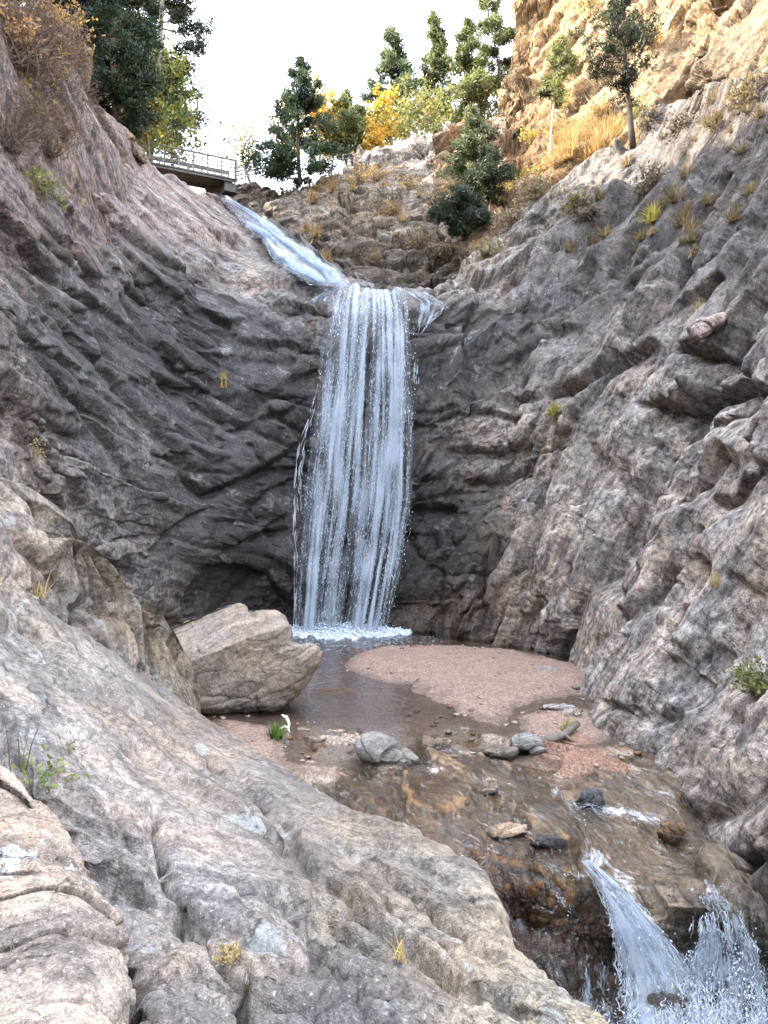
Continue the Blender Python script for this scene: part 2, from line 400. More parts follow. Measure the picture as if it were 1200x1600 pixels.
# ---- the canyon walls: left wall, lip of the fall and right wall in one sheet
MAIN_TOP = [(-300, 10), (0, 30), (60, 52), (96, 72), (103, 80), (118, 138), (140, 158), (160, 180), (190, 205), (213, 228), (232, 256), (262, 272), (300, 290), (345, 313), (380, 347), (407, 375), (429, 407), (453, 428), (482, 441), (515, 447),
            (540, 449), (600, 452), (640, 454), (665, 448), (685, 436), (715, 414), (740, 396), (790, 352), (850, 296), (905, 250), (950, 222), (985, 214), (1020, 180), (1060, 150), (1120, 118), (1160, 105), (1200, 84), (1300, 50), (1500, 0)]
MAIN_BOT = [(-300, 1330), (0, 1230), (230, 1090), (330, 1040), (450, 1034), (600, 1022), (780, 1030), (840, 1052), (880, 1078), (905, 1120), (930, 1185), (990, 1235), (1040, 1262), (1090, 1300), (1130, 1370), (1150, 1440), (1175, 1540), (1200, 1640), (1500, 1900)]
def pd(x, y, z=-.5): return (x, y, (CZ - z) * FPX / (y - 800.0))
MAIN_CTRL = [(-300, 0, 9), (-300, 500, 7.5), (-300, 1100, 8), (0, 30, 13), (100, 75, 18.5), (140, 158, 22), (190, 205, 26), (232, 250, 31), (300, 288, 38), (345, 312, 43.5),
    (0, 200, 13), (0, 400, 11.8), (0, 600, 10.3), (0, 760, 10.2), (0, 1000, 10.8), (100, 200, 16.2), (100, 400, 14.5), (100, 600, 13), (100, 800, 13), (150, 900, 14),
    (200, 330, 20), (200, 500, 17.5), (200, 700, 16), (230, 950, 16.5), (300, 360, 26.5), (300, 480, 21.5), (300, 600, 20), (300, 750, 19), (280, 870, 18.2),
    (370, 400, 29), (370, 470, 24.5), (370, 580, 22.8), (380, 700, 21.8), (440, 440, 27), (450, 500, 24.2), (450, 600, 23), (450, 800, 22.5),
    (407, 376, 35.5), (453, 429, 29), (540, 448, 24.5), (340, 930, 20), (330, 870, 19), (400, 930, 22), (330, 1035, 20.5), (450, 1030, 22.2),
    (500, 470, 23.7), (570, 452, 23.8), (640, 455, 23.8), (560, 600, 23.2), (560, 800, 22.8), (560, 980, 22.5), (560, 1022, 22.4),
    (690, 460, 23.7), (740, 396, 26), (790, 352, 27), (850, 296, 27.5), (930, 238, 27), (985, 214, 26), (1060, 150, 23.7), (1120, 118, 21), (1200, 84, 19), (1500, 0, 14),
    (700, 600, 22.9), (700, 800, 22), (700, 950, 21.3), (780, 1010, 20.3), (800, 450, 24.5), (800, 600, 22), (800, 800, 20.5), (850, 950, 18.8),
    (900, 400, 23.5), (900, 600, 20), (900, 800, 18), (900, 1000, 16.9), (1000, 330, 22), (1000, 500, 18.5), (1000, 700, 16.2), (1000, 900, 14), (950, 1080, 13.4),
    (1100, 300, 19), (1100, 500, 15.5), (1100, 700, 13.5), (1100, 900, 12), (1060, 1150, 10.3), (1200, 300, 16), (1200, 500, 13), (1200, 700, 11.3), (1200, 900, 10), (1200, 1100, 9), (1180, 1300, 8),
    pd(780, 1030), pd(880, 1078), pd(930, 1185), pd(990, 1235), pd(1090, 1300), pd(1150, 1440, -.9), pd(1200, 1640, -1.6), (1500, 1000, 7.5), (1500, 1900, 5.5), (1500, 500, 9)]
B_LEFT = basis((0, 0, 0), (.25, .93, -.15)); B_RIGHT = basis(P(1060, 480, 16.4), P(850, 900, 19))
B_FALLR = basis(P(960, 420, 21), P(690, 520, 23))
MAIN_CREASES = [  # polyline, depth m, softness px
    ([(296, 975), (305, 925), (335, 895), (385, 888), (425, 905), (455, 945), (462, 985)], .65, 55),
    ([(296, 732), (340, 764), (372, 752), (430, 722), (474, 688)], .75, 20), ([(236, 868), (300, 806), (352, 784)], .45, 16),
    ([(185, 445), (245, 522), (330, 602), (402, 684)], .4, 18), ([(60, 440), (130, 522), (200, 603), (280, 700), (340, 752)], .4, 20),
    ([(262, 590), (320, 602), (400, 612), (478, 622)], .45, 22), ([(372, 672), (400, 655), (450, 644), (484, 618)], .5, 18), ([(432, 484), (470, 478), (522, 484)], .6, 20),
    ([(150, 205), (230, 305), (330, 375), (440, 428)], .45, 16), ([(60, 230), (150, 325), (260, 405), (380, 446)], .5, 20), ([(0, 330), (60, 425), (110, 490)], .35, 18),
    ([(0, 585), (32, 640), (10, 705)], .35, 16), ([(208, 442), (240, 470), (262, 462)], .5, 14), ([(70, 680), (112, 742), (140, 802)], .4, 18),
    ([(404, 800), (432, 760), (470, 742)], .5, 20), ([(280, 520), (340, 548), (420, 560), (500, 548)], .3, 14), ([(300, 690), (345, 720), (365, 715)], .4, 10),
    ([(120, 610), (190, 700), (250, 780), (300, 812)], .35, 18), ([(395, 850), (430, 820), (458, 800)], .5, 18), ([(350, 870), (400, 835), (455, 822)], .35, 14),
    ([(240, 330), (330, 395), (440, 470)], .3, 12), ([(20, 300), (120, 400), (170, 470)], .3, 14), ([(120, 830), (180, 870), (235, 900)], .3, 14), ([(690, 505), (770, 474), (860, 440)], .22, 12),
    ([(836, 604), (900, 588), (960, 556), (1010, 520)], .65, 20), ([(985, 626), (1040, 624), (1076, 598), (1180, 578)], .85, 22), ([(1028, 534), (1070, 532), (1100, 542), (1134, 508)], .65, 16),
    ([(1108, 784), (1146, 771), (1172, 738), (1210, 706)], 1.0, 28), ([(1052, 790), (1098, 752), (1136, 692)], .6, 18), ([(900, 912), (932, 880), (980, 836), (1025, 792)], .5, 18),
    ([(908, 905), (940, 832), (964, 712)], .5, 16), ([(850, 905), (880, 816), (908, 684)], .5, 16), ([(792, 925), (822, 780), (866, 676)], .5, 18), ([(958, 790), (985, 690), (1020, 610)], .4, 16),
    ([(634, 792), (668, 784), (706, 786)], .6, 36), ([(735, 1000), (738, 900), (760, 828)], .6, 22), ([(690, 704), (765, 697), (818, 678)], .55, 16), ([(705, 748), (752, 742), (808, 706)], .55, 16),
    ([(676, 664), (740, 642), (806, 640)], .4, 12), ([(1040, 350), (1084, 300), (1120, 255)], .4, 14), ([(930, 342), (990, 292), (1064, 228)], .4, 14), ([(862, 340), (950, 255)], .3, 10),
    ([(1000, 452), (1044, 420), (1120, 360), (1210, 300)], .4, 16), ([(760, 560), (830, 520), (900, 500)], .35, 14), ([(1080, 660), (1140, 640), (1210, 590)], .4, 14),
    ([(900, 1010), (960, 980), (1040, 900), (1100, 880)], .3, 14), ([(1000, 1140), (1050, 1060), (1120, 1000)], .3, 12), ([(960, 1105), (1005, 1118), (1060, 1102)], .25, 10),
    ([(1098, 1285), (1150, 1250), (1210, 1190)], .3, 14), ([(1090, 1240), (1120, 1170), (1180, 1110)], .25, 12), ([(1130, 1350), (1170, 1345), (1215, 1330)], .4, 20)]
_rc = random.Random(23)
for k in range(170):            # long joints: down to the right on the left wall, steeply down to the left on the right wall
    lf = k % 5 < 2
    x_ = _rc.uniform(-20, 440) if lf else _rc.uniform(670, 1200); y_ = _rc.uniform(330, 880) if lf else _rc.uniform(330, 1150)
    if lf and y_ > 700 + .2 * x_: continue
    a_ = math.radians(_rc.gauss(38, 9) if lf else _rc.gauss(118, 10) if x_ > 780 else _rc.gauss(165, 14)); L_ = _rc.uniform(50, 190); kx = _rc.gauss(0, .10)
    pl = [(x_ + math.cos(a_ + kx * (t - .5)) * L_ * t, y_ + math.sin(a_ + kx * (t - .5)) * L_ * t) for t in (0, .35, .7, 1)]
    MAIN_CREASES.append((pl if _rc.random() < .5 else pl[::-1], _rc.uniform(.10, .30), _rc.uniform(6, 22)))
def main_disp(X, Y, pos, stage):
    x = X.ravel(); y = Y.ravel(); h = np.zeros(len(x), F32); q = np.zeros((len(x), 3), F32)
    wl = 1 - sstep(535, 600, x)
    m = wl > 0; hl, ql = rock_disp(pos[m], B_LEFT, 0, A=(.30, .075, .04), warp=.12, ridge=.02, slab=.4, stage=stage); h[m] += (hl * wl[m] * (1 - .3 * sstep(330, 180, y) * sstep(260, 120, x))[m]); q[m] = ql
    m = wl < 1; hr, qr = rock_disp(pos[m], B_RIGHT, 5, A=(.55, .085, .05), stretch=.3, cells=(1.7, .65, .24), warp=.10, ridge=.015, slab=.36, stage=stage); h[m] += hr * (1 - wl[m]) * (.6 + .4 * sstep(620, 760, x[m])); m2 = x > 567; q[m2] = qr[(x > 567)[m]]
    h *= 1 + (.35 if stage == 2 else -.15) * sstep(430, 330, y + .0 * x) * sstep(760, 860, x)
    h *= 1 - .75 * np.exp(-((x - 560) / 75) ** 2) * sstep(420, 470, y)
    if stage == 1:
        for poly, dep, soft in MAIN_CREASES:
            h -= crease(x, y, poly, dep * (.72 if poly[0][0] < 500 and dep < 1 else 1.2), soft, 2.2)
    return h, q
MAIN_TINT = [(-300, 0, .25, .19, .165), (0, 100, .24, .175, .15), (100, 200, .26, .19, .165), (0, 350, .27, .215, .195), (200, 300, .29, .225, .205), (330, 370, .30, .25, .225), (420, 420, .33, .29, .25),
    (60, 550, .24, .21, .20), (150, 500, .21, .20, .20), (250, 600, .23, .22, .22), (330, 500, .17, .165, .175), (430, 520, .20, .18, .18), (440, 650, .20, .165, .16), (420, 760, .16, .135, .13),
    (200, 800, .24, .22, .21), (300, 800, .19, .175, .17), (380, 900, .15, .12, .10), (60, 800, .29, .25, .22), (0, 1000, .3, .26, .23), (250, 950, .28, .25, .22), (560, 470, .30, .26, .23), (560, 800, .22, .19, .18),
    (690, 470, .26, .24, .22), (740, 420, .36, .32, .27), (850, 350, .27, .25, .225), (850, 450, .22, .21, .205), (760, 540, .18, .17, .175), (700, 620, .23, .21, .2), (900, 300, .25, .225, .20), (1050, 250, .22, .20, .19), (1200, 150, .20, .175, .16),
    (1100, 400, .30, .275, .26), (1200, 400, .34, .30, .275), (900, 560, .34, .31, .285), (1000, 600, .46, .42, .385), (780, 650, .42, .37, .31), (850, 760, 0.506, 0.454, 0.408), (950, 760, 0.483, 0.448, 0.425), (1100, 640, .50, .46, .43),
    (1050, 850, 0.529, 0.483, 0.448), (1180, 900, 0.529, 0.483, 0.443), (880, 950, 0.575, 0.517, 0.46), (960, 1060, .56, .51, .47), (1080, 1050, .56, .505, .46), (1200, 1150, .56, .50, .45), (1150, 1300, .54, .48, .43), (700, 900, .27, .205, .145), (740, 980, .25, .19, .14), (680, 820, .14, .125, .13), (1180, 1450, .22, .18, .16), (1500, 700, .33, .3, .28)]  # lower right tints raised to make up for light the wall misses
MAIN_STAIN = [(-300, 0, -.3), (0, 100, -.3), (100, 250, .1), (200, 280, -.1), (300, 330, .05), (420, 415, -.3), (300, 450, .75), (330, 520, .95), (430, 520, .7), (200, 430, .35), (100, 450, .45), (60, 560, .42), (150, 620, .5), (250, 640, .45), (380, 600, .6), (420, 700, .65), (400, 800, .8), (420, 900, .85), (300, 850, .55),
    (200, 780, .15), (100, 760, -.1), (250, 950, 0), (0, 900, -.2), (540, 500, -.2), (560, 700, .2), (700, 520, .95), (680, 580, .95), (760, 480, .6), (850, 420, .42), (900, 340, .3), (980, 400, .48), (740, 420, -.3), (700, 640, .4), (780, 660, .05), (850, 560, .25), (900, 650, .15),
    (960, 720, .2), (1050, 650, .1), (1000, 500, .15), (1100, 380, .45), (1200, 300, .35), (1150, 560, .15), (1180, 720, .0), (850, 820, -.05), (760, 780, .25), (670, 830, .9), (740, 900, .55), (700, 960, 0), (880, 930, -.25), (1000, 850, .0), (1000, 1000, -.3), (1150, 1000, -.2), (1150, 1200, -.3), (1180, 1430, .6), (900, 1060, -.3)]
MAIN_WET = [(0, 500, 0), (380, 500, 0), (440, 700, .15), (470, 600, .3), (560, 480, .8), (560, 800, 1), (650, 560, .5), (660, 840, .9), (720, 900, .6), (780, 900, .15), (840, 900, 0), (690, 600, .1), (400, 900, .5), (320, 940, .3), (240, 900, 0), (600, 1020, 1), (450, 1030, 1), (780, 1025, .5), (800, 600, 0), (1000, 600, 0), (1200, 900, 0), (900, 1000, 0), (560, 440, .6), (400, 372, .7), (425, 402, .8), (455, 428, .8), (400, 425, 0), (370, 380, 0), (690, 470, .5), (760, 440, 0), (1180, 1450, .6), (1120, 1250, 0), (960, 1200, .2)]
print('main wall')
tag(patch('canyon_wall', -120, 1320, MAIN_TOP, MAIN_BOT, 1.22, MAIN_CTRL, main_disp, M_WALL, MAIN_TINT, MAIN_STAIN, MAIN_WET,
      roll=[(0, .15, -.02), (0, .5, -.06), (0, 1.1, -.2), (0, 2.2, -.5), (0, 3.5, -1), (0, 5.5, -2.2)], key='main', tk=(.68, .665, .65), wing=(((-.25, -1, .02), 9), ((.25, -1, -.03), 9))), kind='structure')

# ---- bed of the upper cascade
def simple_disp(B, seed, **kw):
    cr = kw.pop('creases', []); gr = kw.pop('grooves', [])
    def f(X, Y, pos, stage):
        h, q = rock_disp(pos, B, seed, stage=stage, **kw); x = X.ravel(); y = Y.ravel()
        if stage == 1:
            for poly, dep, soft in cr: h -= crease(x, y, poly, dep, soft)
        else:
            for poly, dep, soft in gr: h -= groove(x, y, poly, dep, soft)
        return h, q
    return f
B_CASC = basis(P(360, 320, 43), P(530, 440, 26))
tag(patch('cascade_bed', 325, 585, [(325, 302), (372, 312), (460, 366), (520, 412), (585, 446)], [(325, 345), (345, 345), (420, 418), (480, 456), (585, 480)], 1.6,
      [(325, 302, 46), (372, 312, 44.8), (460, 366, 37.6), (520, 412, 31), (585, 446, 25.6), (325, 345, 43.5), (345, 335, 43.6), (420, 410, 35), (480, 452, 28.3), (585, 480, 24.4)],
      simple_disp(B_CASC, 3, A=(.35, .16, .05), ridge=.1), M_BED, [(325, 300, .13, .11, .1), (580, 480, .13, .11, .1), (450, 300, .16, .13, .11)], None, [(325, 300, .7), (580, 480, .7), (450, 390, .9)], roll=[(0, .3, -.1), (0, 1, -.6), (0, 2, -1.5)], key='casc'), kind='structure')

# ---- ledges and knoll behind the upper cascade
B_BACK = basis(P(540, 330, 41), P(700, 300, 40))
BACK_CR = [([(352, 297), (400, 300), (468, 306)], .35, 14), ([(468, 300), (472, 345)], .5, 8), ([(530, 338), (600, 347), (700, 330)], .9, 14), ([(545, 304), (600, 322), (650, 312), (700, 292)], .7, 12), ([(600, 278), (650, 286), (690, 262)], .5, 10),
    ([(610, 258), (660, 246), (705, 232)], .45, 8), ([(470, 352), (520, 358), (560, 372)], .8, 12), ([(490, 402), (560, 396), (640, 412), (710, 380)], .8, 16), ([(540, 360), (545, 300)], .5, 10), ([(560, 432), (620, 424), (690, 420), (740, 392)], .9, 20), ([(610, 348), (612, 396)], .4, 8), ([(680, 344), (690, 380)], .4, 8), ([(405, 300), (410, 340)], .3, 5), ([(560, 240), (566, 268), (610, 272)], .4, 8)]
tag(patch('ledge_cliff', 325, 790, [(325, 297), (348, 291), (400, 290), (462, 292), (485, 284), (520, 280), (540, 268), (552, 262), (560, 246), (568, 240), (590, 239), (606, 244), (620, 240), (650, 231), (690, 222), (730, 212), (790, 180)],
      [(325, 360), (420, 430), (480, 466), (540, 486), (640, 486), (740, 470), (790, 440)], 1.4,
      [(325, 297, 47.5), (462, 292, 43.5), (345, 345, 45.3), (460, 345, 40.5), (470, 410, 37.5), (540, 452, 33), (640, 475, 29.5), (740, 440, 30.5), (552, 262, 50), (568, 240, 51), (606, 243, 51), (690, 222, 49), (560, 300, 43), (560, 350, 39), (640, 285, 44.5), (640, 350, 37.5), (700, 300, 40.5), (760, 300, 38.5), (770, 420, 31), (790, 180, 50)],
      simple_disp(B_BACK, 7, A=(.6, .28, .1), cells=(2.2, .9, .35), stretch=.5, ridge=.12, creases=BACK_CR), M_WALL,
      [(345, 310, .30, .265, .235), (460, 320, .30, .265, .23), (400, 350, .22, .19, .17), (560, 280, .30, .25, .19), (640, 270, .36, .33, .295), (690, 230, .38, .34, .30), (600, 320, .30, .255, .20), (560, 380, .17, .135, .10), (640, 360, .22, .19, .155), (640, 440, .11, .085, .06), (720, 360, .24, .195, .15), (780, 300, .28, .2, .13), (740, 250, .3, .21, .14), (520, 440, .14, .115, .1)],  # browns darkened in the recess below the ledges, painting its shade
      [(345, 310, .1), (560, 300, .1), (640, 270, -.2), (600, 380, .2), (640, 450, .3), (780, 300, -.1), (520, 400, .3), (700, 400, .2)], None,  # higher values in the recess deepen that painted shade
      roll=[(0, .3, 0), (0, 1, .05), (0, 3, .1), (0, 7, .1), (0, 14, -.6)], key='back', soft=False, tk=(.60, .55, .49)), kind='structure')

# ---- sunlit cliff high on the right
B_SUN = basis(P(1060, 40, 32), P(860, 290, 34))
SUN_CR = [([(880, 10), (868, 90), (830, 170)], 1.0, 14), ([(960, 20), (930, 100), (880, 180)], 1.1, 18), ([(1010, 40), (985, 120), (930, 180)], .9, 16), ([(1090, 30), (1040, 110), (985, 180)], 1.0, 18), ([(1130, 40), (1075, 120), (1010, 200)], .8, 14),
    ([(1190, 20), (1140, 60), (1100, 110)], .8, 14), ([(790, 160), (830, 178), (880, 170), (930, 150)], .7, 16), ([(770, 220), (840, 232), (900, 215)], .6, 16), ([(830, 20), (824, 110), (806, 150)], .7, 10), ([(850, 0), (842, 100)], .6, 9), ([(1140, 0), (1090, 60), (1060, 120)], .5, 10), ([(905, 0), (898, 70), (862, 150)], .5, 9)]
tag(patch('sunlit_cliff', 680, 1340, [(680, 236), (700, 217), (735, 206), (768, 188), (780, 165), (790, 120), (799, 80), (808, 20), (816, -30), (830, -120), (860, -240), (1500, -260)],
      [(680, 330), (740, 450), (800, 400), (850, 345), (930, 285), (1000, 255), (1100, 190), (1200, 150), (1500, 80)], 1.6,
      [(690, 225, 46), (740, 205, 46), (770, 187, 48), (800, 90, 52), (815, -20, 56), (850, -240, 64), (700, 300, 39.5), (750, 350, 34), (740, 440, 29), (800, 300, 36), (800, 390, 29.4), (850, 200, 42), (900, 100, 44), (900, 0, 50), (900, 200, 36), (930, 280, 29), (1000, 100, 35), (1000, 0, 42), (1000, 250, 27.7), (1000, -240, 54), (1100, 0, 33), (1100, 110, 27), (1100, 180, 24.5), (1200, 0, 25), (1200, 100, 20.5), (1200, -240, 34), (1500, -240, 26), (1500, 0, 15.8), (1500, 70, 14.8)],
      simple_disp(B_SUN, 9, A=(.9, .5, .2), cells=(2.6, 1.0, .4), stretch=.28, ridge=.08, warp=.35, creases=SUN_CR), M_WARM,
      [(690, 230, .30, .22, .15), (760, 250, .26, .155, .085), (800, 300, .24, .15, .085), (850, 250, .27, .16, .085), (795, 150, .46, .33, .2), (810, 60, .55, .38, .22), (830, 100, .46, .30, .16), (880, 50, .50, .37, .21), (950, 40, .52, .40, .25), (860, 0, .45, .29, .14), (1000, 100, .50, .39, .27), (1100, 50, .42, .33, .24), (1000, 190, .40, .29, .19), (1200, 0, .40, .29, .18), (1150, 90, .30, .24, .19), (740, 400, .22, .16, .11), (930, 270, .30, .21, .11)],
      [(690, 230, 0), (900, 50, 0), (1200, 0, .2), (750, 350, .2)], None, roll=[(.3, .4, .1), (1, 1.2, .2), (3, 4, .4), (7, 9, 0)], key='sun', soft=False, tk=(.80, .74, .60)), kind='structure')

# ---- near rocks on the left: mound and slab
B_NEAR = basis(P(50, 1010, 6.5), P(760, 1400, 4.8))
MOUND_TOP = [(-150, 690), (0, 760), (30, 792), (62, 832), (88, 862), (112, 888), (150, 920), (175, 938), (200, 962), (220, 986), (228, 1020), (236, 1078), (262, 1150), (340, 1270)]
tag(patch('mossy_outcrop', -140, 330, MOUND_TOP, [(-150, 960), (0, 1010), (120, 1090), (250, 1200), (340, 1320)], 1.5,
      [(-150, 690, 8.4), (0, 760, 8.8), (112, 888, 10), (200, 962, 11), (240, 1020, 11.4), (-150, 960, 7.2), (0, 1000, 8), (120, 1080, 9.2), (250, 1180, 10.4), (330, 1250, 10.6), (330, 1140, 11), (0, 880, 8.1), (120, 980, 9.4)],
      simple_disp(B_NEAR, 12, A=(.2, .09, .035), cells=(1.0, .4, .15), ridge=.05, fine=.02, creases=[([(0, 830), (80, 905), (160, 985)], .25, 14), ([(120, 935), (190, 975), (230, 1030)], .2, 10)]), M_NEAR,
      [(0, 780, .38, .335, .29), (0, 900, .40, .35, .31), (150, 950, .36, .32, .28), (215, 985, .36, .29, .19), (200, 1060, .35, .31, .27)],
      [(0, 780, .1), (150, 950, .1), (0, 950, -.1), (230, 1000, -.2)], None, roll=[(.05, .1, 0), (.15, .3, -.05), (.3, .7, -.3), (.5, 1.2, -1), (.5, 1.6, -3), (.5, 1.6, -5)], key='mound', wing=(((-.9, -.35, .12), 8), None), tk=(.57, .56, .54)), kind='structure')
SLAB_TOP = [(-150, 850), (0, 898), (60, 945), (120, 985), (180, 1022), (232, 1062), (290, 1102), (335, 1135), (362, 1152), (400, 1178), (440, 1198), (500, 1232), (560, 1262), (610, 1284), (655, 1300), (700, 1325), (740, 1350), (762, 1372), (776, 1400), (788, 1440), (800, 1475), (820, 1500), (856, 1535), (902, 1572), (938, 1598), (985, 1640), (1010, 1665)]
SLAB_CR = [([(486, 1372), (492, 1440), (500, 1640)][::-1], .16, 60), ([(0, 1035), (100, 1056), (200, 1082), (330, 1172), (425, 1272), (480, 1345)], .12, 16), ([(160, 1075), (280, 1130), (360, 1200), (480, 1270), (560, 1330)], .12, 14),
    ([(370, 1180), (440, 1260), (490, 1340), (560, 1395), (660, 1470), (760, 1560)], .16, 18), ([(520, 1300), (600, 1352), (700, 1440), (790, 1520)], .12, 14), ([(500, 1385), (580, 1442), (640, 1475), (760, 1540), (880, 1620)], .14, 20), ([(330, 1150), (420, 1225), (520, 1285), (640, 1330), (740, 1400)], .10, 12),
    ([(20, 960), (110, 1010), (210, 1065)], .1, 12), ([(100, 1170), (210, 1160), (300, 1190)], .04, 12), ([(260, 1190), (290, 1215), (350, 1205)], .05, 10)]
SLAB_GR = [([(-20, 1200), (20, 1218), (60, 1250), (98, 1306), (128, 1376), (150, 1418), (178, 1460), (196, 1500), (204, 1545), (198, 1640)], .30, 13), ([(238, 1262), (244, 1300), (250, 1352), (258, 1385), (282, 1418), (312, 1440), (328, 1470), (345, 1500), (372, 1540), (405, 1600), (430, 1650)], .30, 5), ([(130, 1270), (150, 1282), (200, 1282), (250, 1274)], .09, 4), ([(170, 1282), (190, 1318), (215, 1352), (242, 1380)], .08, 3.5), ([(110, 1280), (116, 1340), (140, 1392)], .03, 3), ([(180, 1330), (184, 1400)], .03, 3),
    ([(300, 1262), (380, 1270), (470, 1310)], .06, 3), ([(330, 1180), (400, 1250), (470, 1320), (500, 1390)], .10, 4), ([(520, 1330), (600, 1400), (700, 1480), (780, 1570)], .08, 4), ([(60, 1110), (160, 1150), (260, 1190), (330, 1240)], .06, 3.5), ([(120, 1010), (230, 1080), (330, 1160)], .06, 3.5), ([(540, 1440), (620, 1452), (720, 1520)], .05, 3), ([(80, 1200), (130, 1170), (190, 1120)], .03, 4), ([(560, 1490), (562, 1560), (580, 1640)], .05, 4), ([(640, 1370), (700, 1392), (760, 1440)], .05, 5), ([(60, 1050), (130, 1100), (220, 1130), (300, 1180)], .03, 4)]
def slab_disp(X, Y, pos, stage):
    h, q = simple_disp(B_NEAR, 14, A=(.11, .028, .016), cells=(.9, .34, .12), ridge=.010, fine=.010, slab=.6, warp=.3, stretch=.35, creases=SLAB_CR, grooves=SLAB_GR)(X, Y, pos, stage)
    h = h * (.35 + .65 * sstep(0, 45, (Y - curve(SLAB_TOP, X[0])[None]).ravel()))
    if stage == 2: h = h + .013 * fbm(pos * 13, 4, .72) + .006 * ridged(pos * 9 + 4, 3)
    return h.astype(F32), q
tag(patch('granite_slab', -140, 1010, SLAB_TOP, [(-150, 1660), (900, 1660), (1010, 1690)], 1.5,
      [(-150, 850, 7.4), (0, 900, 7.8), (120, 985, 8.6), (232, 1062, 9.2), (310, 1120, 9.0), (362, 1152, 8.7), (440, 1198, 7.9), (560, 1262, 6.7), (655, 1300, 6.1), (745, 1350, 5.3), (796, 1440, 4.5), (830, 1500, 4.05), (960, 1598, 3.4), (1010, 1640, 3.2),
       (0, 1000, 6.6), (0, 1100, 5.4), (0, 1250, 4.3), (0, 1600, 2.6), (-150, 1200, 4.2), (-150, 1600, 2.5), (200, 1100, 7.0), (200, 1200, 5.6), (200, 1300, 4.5), (200, 1450, 3.5), (200, 1600, 2.8), (400, 1250, 6.0), (400, 1350, 4.6), (400, 1450, 3.7), (400, 1600, 2.85), (600, 1350, 5.0), (600, 1450, 4.0), (600, 1600, 3.05), (800, 1600, 3.15), (750, 1500, 3.75), (500, 1300, 5.6), (980, 1690, 2.9)],
      slab_disp, M_NEAR, [(0, 950, .38, .335, .29), (100, 1050, .40, .35, .305), (250, 1150, .39, .335, .29), (400, 1250, .38, .325, .28), (200, 1300, .40, .345, .31), (350, 1350, .41, .375, .345), (300, 1500, .36, .315, .285), (200, 1560, .3, .265, .245), (420, 1500, .36, .315, .28), (560, 1400, .42, .365, .30), (540, 1520, .31, .28, .26), (700, 1380, .40, .35, .29), (700, 1500, .43, .37, .29), (850, 1560, .42, .355, .27), (620, 1580, .34, .305, .28)],
      [(0, 950, .18), (100, 1050, .2), (200, 1250, .05), (400, 1300, .3), (350, 1350, 0), (300, 1500, .28), (560, 1300, .35), (650, 1360, .3), (540, 1560, .4), (700, 1450, .18), (850, 1550, .1), (130, 1400, .2), (250, 1130, .3)], None,
      roll=[(.008, .02, -.015), (.02, .045, -.07), (.03, .07, -.2), (.04, .09, -.5), (.04, .1, -1.0), (.04, .1, -1.8), (.04, .1, -3)], key='slab', wing=(((-.8, -.1, .10), 10), None), tk=(.63, .62, .60)), kind='structure')
# ------------------------------------------------------------------ wooded hillside on the left and ground behind
M_DIRT = rock_mat('hill_soil', lichen=.0, stain=.3, seam=.2, fine=.5, pale=(.3, .24, .16), stain_col=(.09, .065, .04))
def hill_xs(y): return np.interp(y, [-40, 9, 11, 14, 18.5, 22, 26, 31, 36, 38.5, 43, 48, 56, 90], [-7.6, -7.6, -6.4, -7.6, -8.3, -9.1, -9.7, -10.6, -12.6, -14.2, -18.0, -21.5, -25, -40])
def hill_zb(y): return np.interp(y, [-40, 9, 11, 14, 18.5, 22, 26, 31, 38.5, 43, 50, 90], [8, 10.5, 11.5, 12.6, 14.6, 15.2, 16.4, 17.8, 20.6, 22.0, 22.8, 25])
def hill_z(x, y):
    dx = np.maximum(0, hill_xs(y) - x)
    z = hill_zb(y) - .5 + 1.55 * dx + 0 * x
    cap = np.interp(y, [-40, 30, 42, 52, 90], [40, 40, 39, 31, 27])
    return np.where(z > cap - 3, cap - 3 + 3 * (1 - np.exp(-(z - cap + 3) / 3)), z)
ys = np.arange(-40, 92, .4); us = np.concatenate([[0, 0], np.linspace(0, 1, 140) ** 1.4 * 46])
Yh, Uh = np.meshgrid(ys, us, indexing='ij'); Xh = hill_xs(Yh) - .25 - Uh
Zh = hill_z(Xh, Yh); ph = np.stack([Xh, Yh, Zh], -1)
nz = (fbm(ph.reshape(-1, 3) * .45, 4) * .5 + ridged(ph.reshape(-1, 3) * .9, 3) * .12).reshape(Xh.shape) * np.clip(Uh / 2, 0, 1)
ph[..., 2] += nz; ph[:, 0, 2] = -4
tnh = np.tile(np.array((.2, .145, .095), F32), (ph.shape[0] * ph.shape[1], 1))
HILL = mesh_np('hillside', ph.reshape(-1, 3), grid_faces(*ph.shape[:2]), M_DIRT, attrs={'tint': ('FLOAT_COLOR', tnh), 'rockco': ('FLOAT_VECTOR', ph.reshape(-1, 3) * .6)})
tag(HILL, kind='structure')
gx = np.concatenate([-np.geomspace(900, 12, 30), np.linspace(-11, 11, 23), np.geomspace(12, 900, 30)]); gy = np.concatenate([-np.geomspace(900, 3, 30), np.linspace(-2, 70, 100), np.geomspace(71, 900, 40)])
Yg, Xg = np.meshgrid(gy, gx, indexing='ij'); Zg = -4 + 25.5 * sstep(46, 49, Yg) + .3 * np.sin(Xg * .13) * np.cos(Yg * .17)
pg = np.stack([Xg, Yg, Zg], -1).reshape(-1, 3)
tag(mesh_np('ground', pg, grid_faces(*Xg.shape), M_DIRT, attrs={'tint': ('FLOAT_COLOR', np.tile(np.array((.2, .15, .1), F32), (len(pg), 1))), 'rockco': ('FLOAT_VECTOR', pg * .6)}), kind='structure')
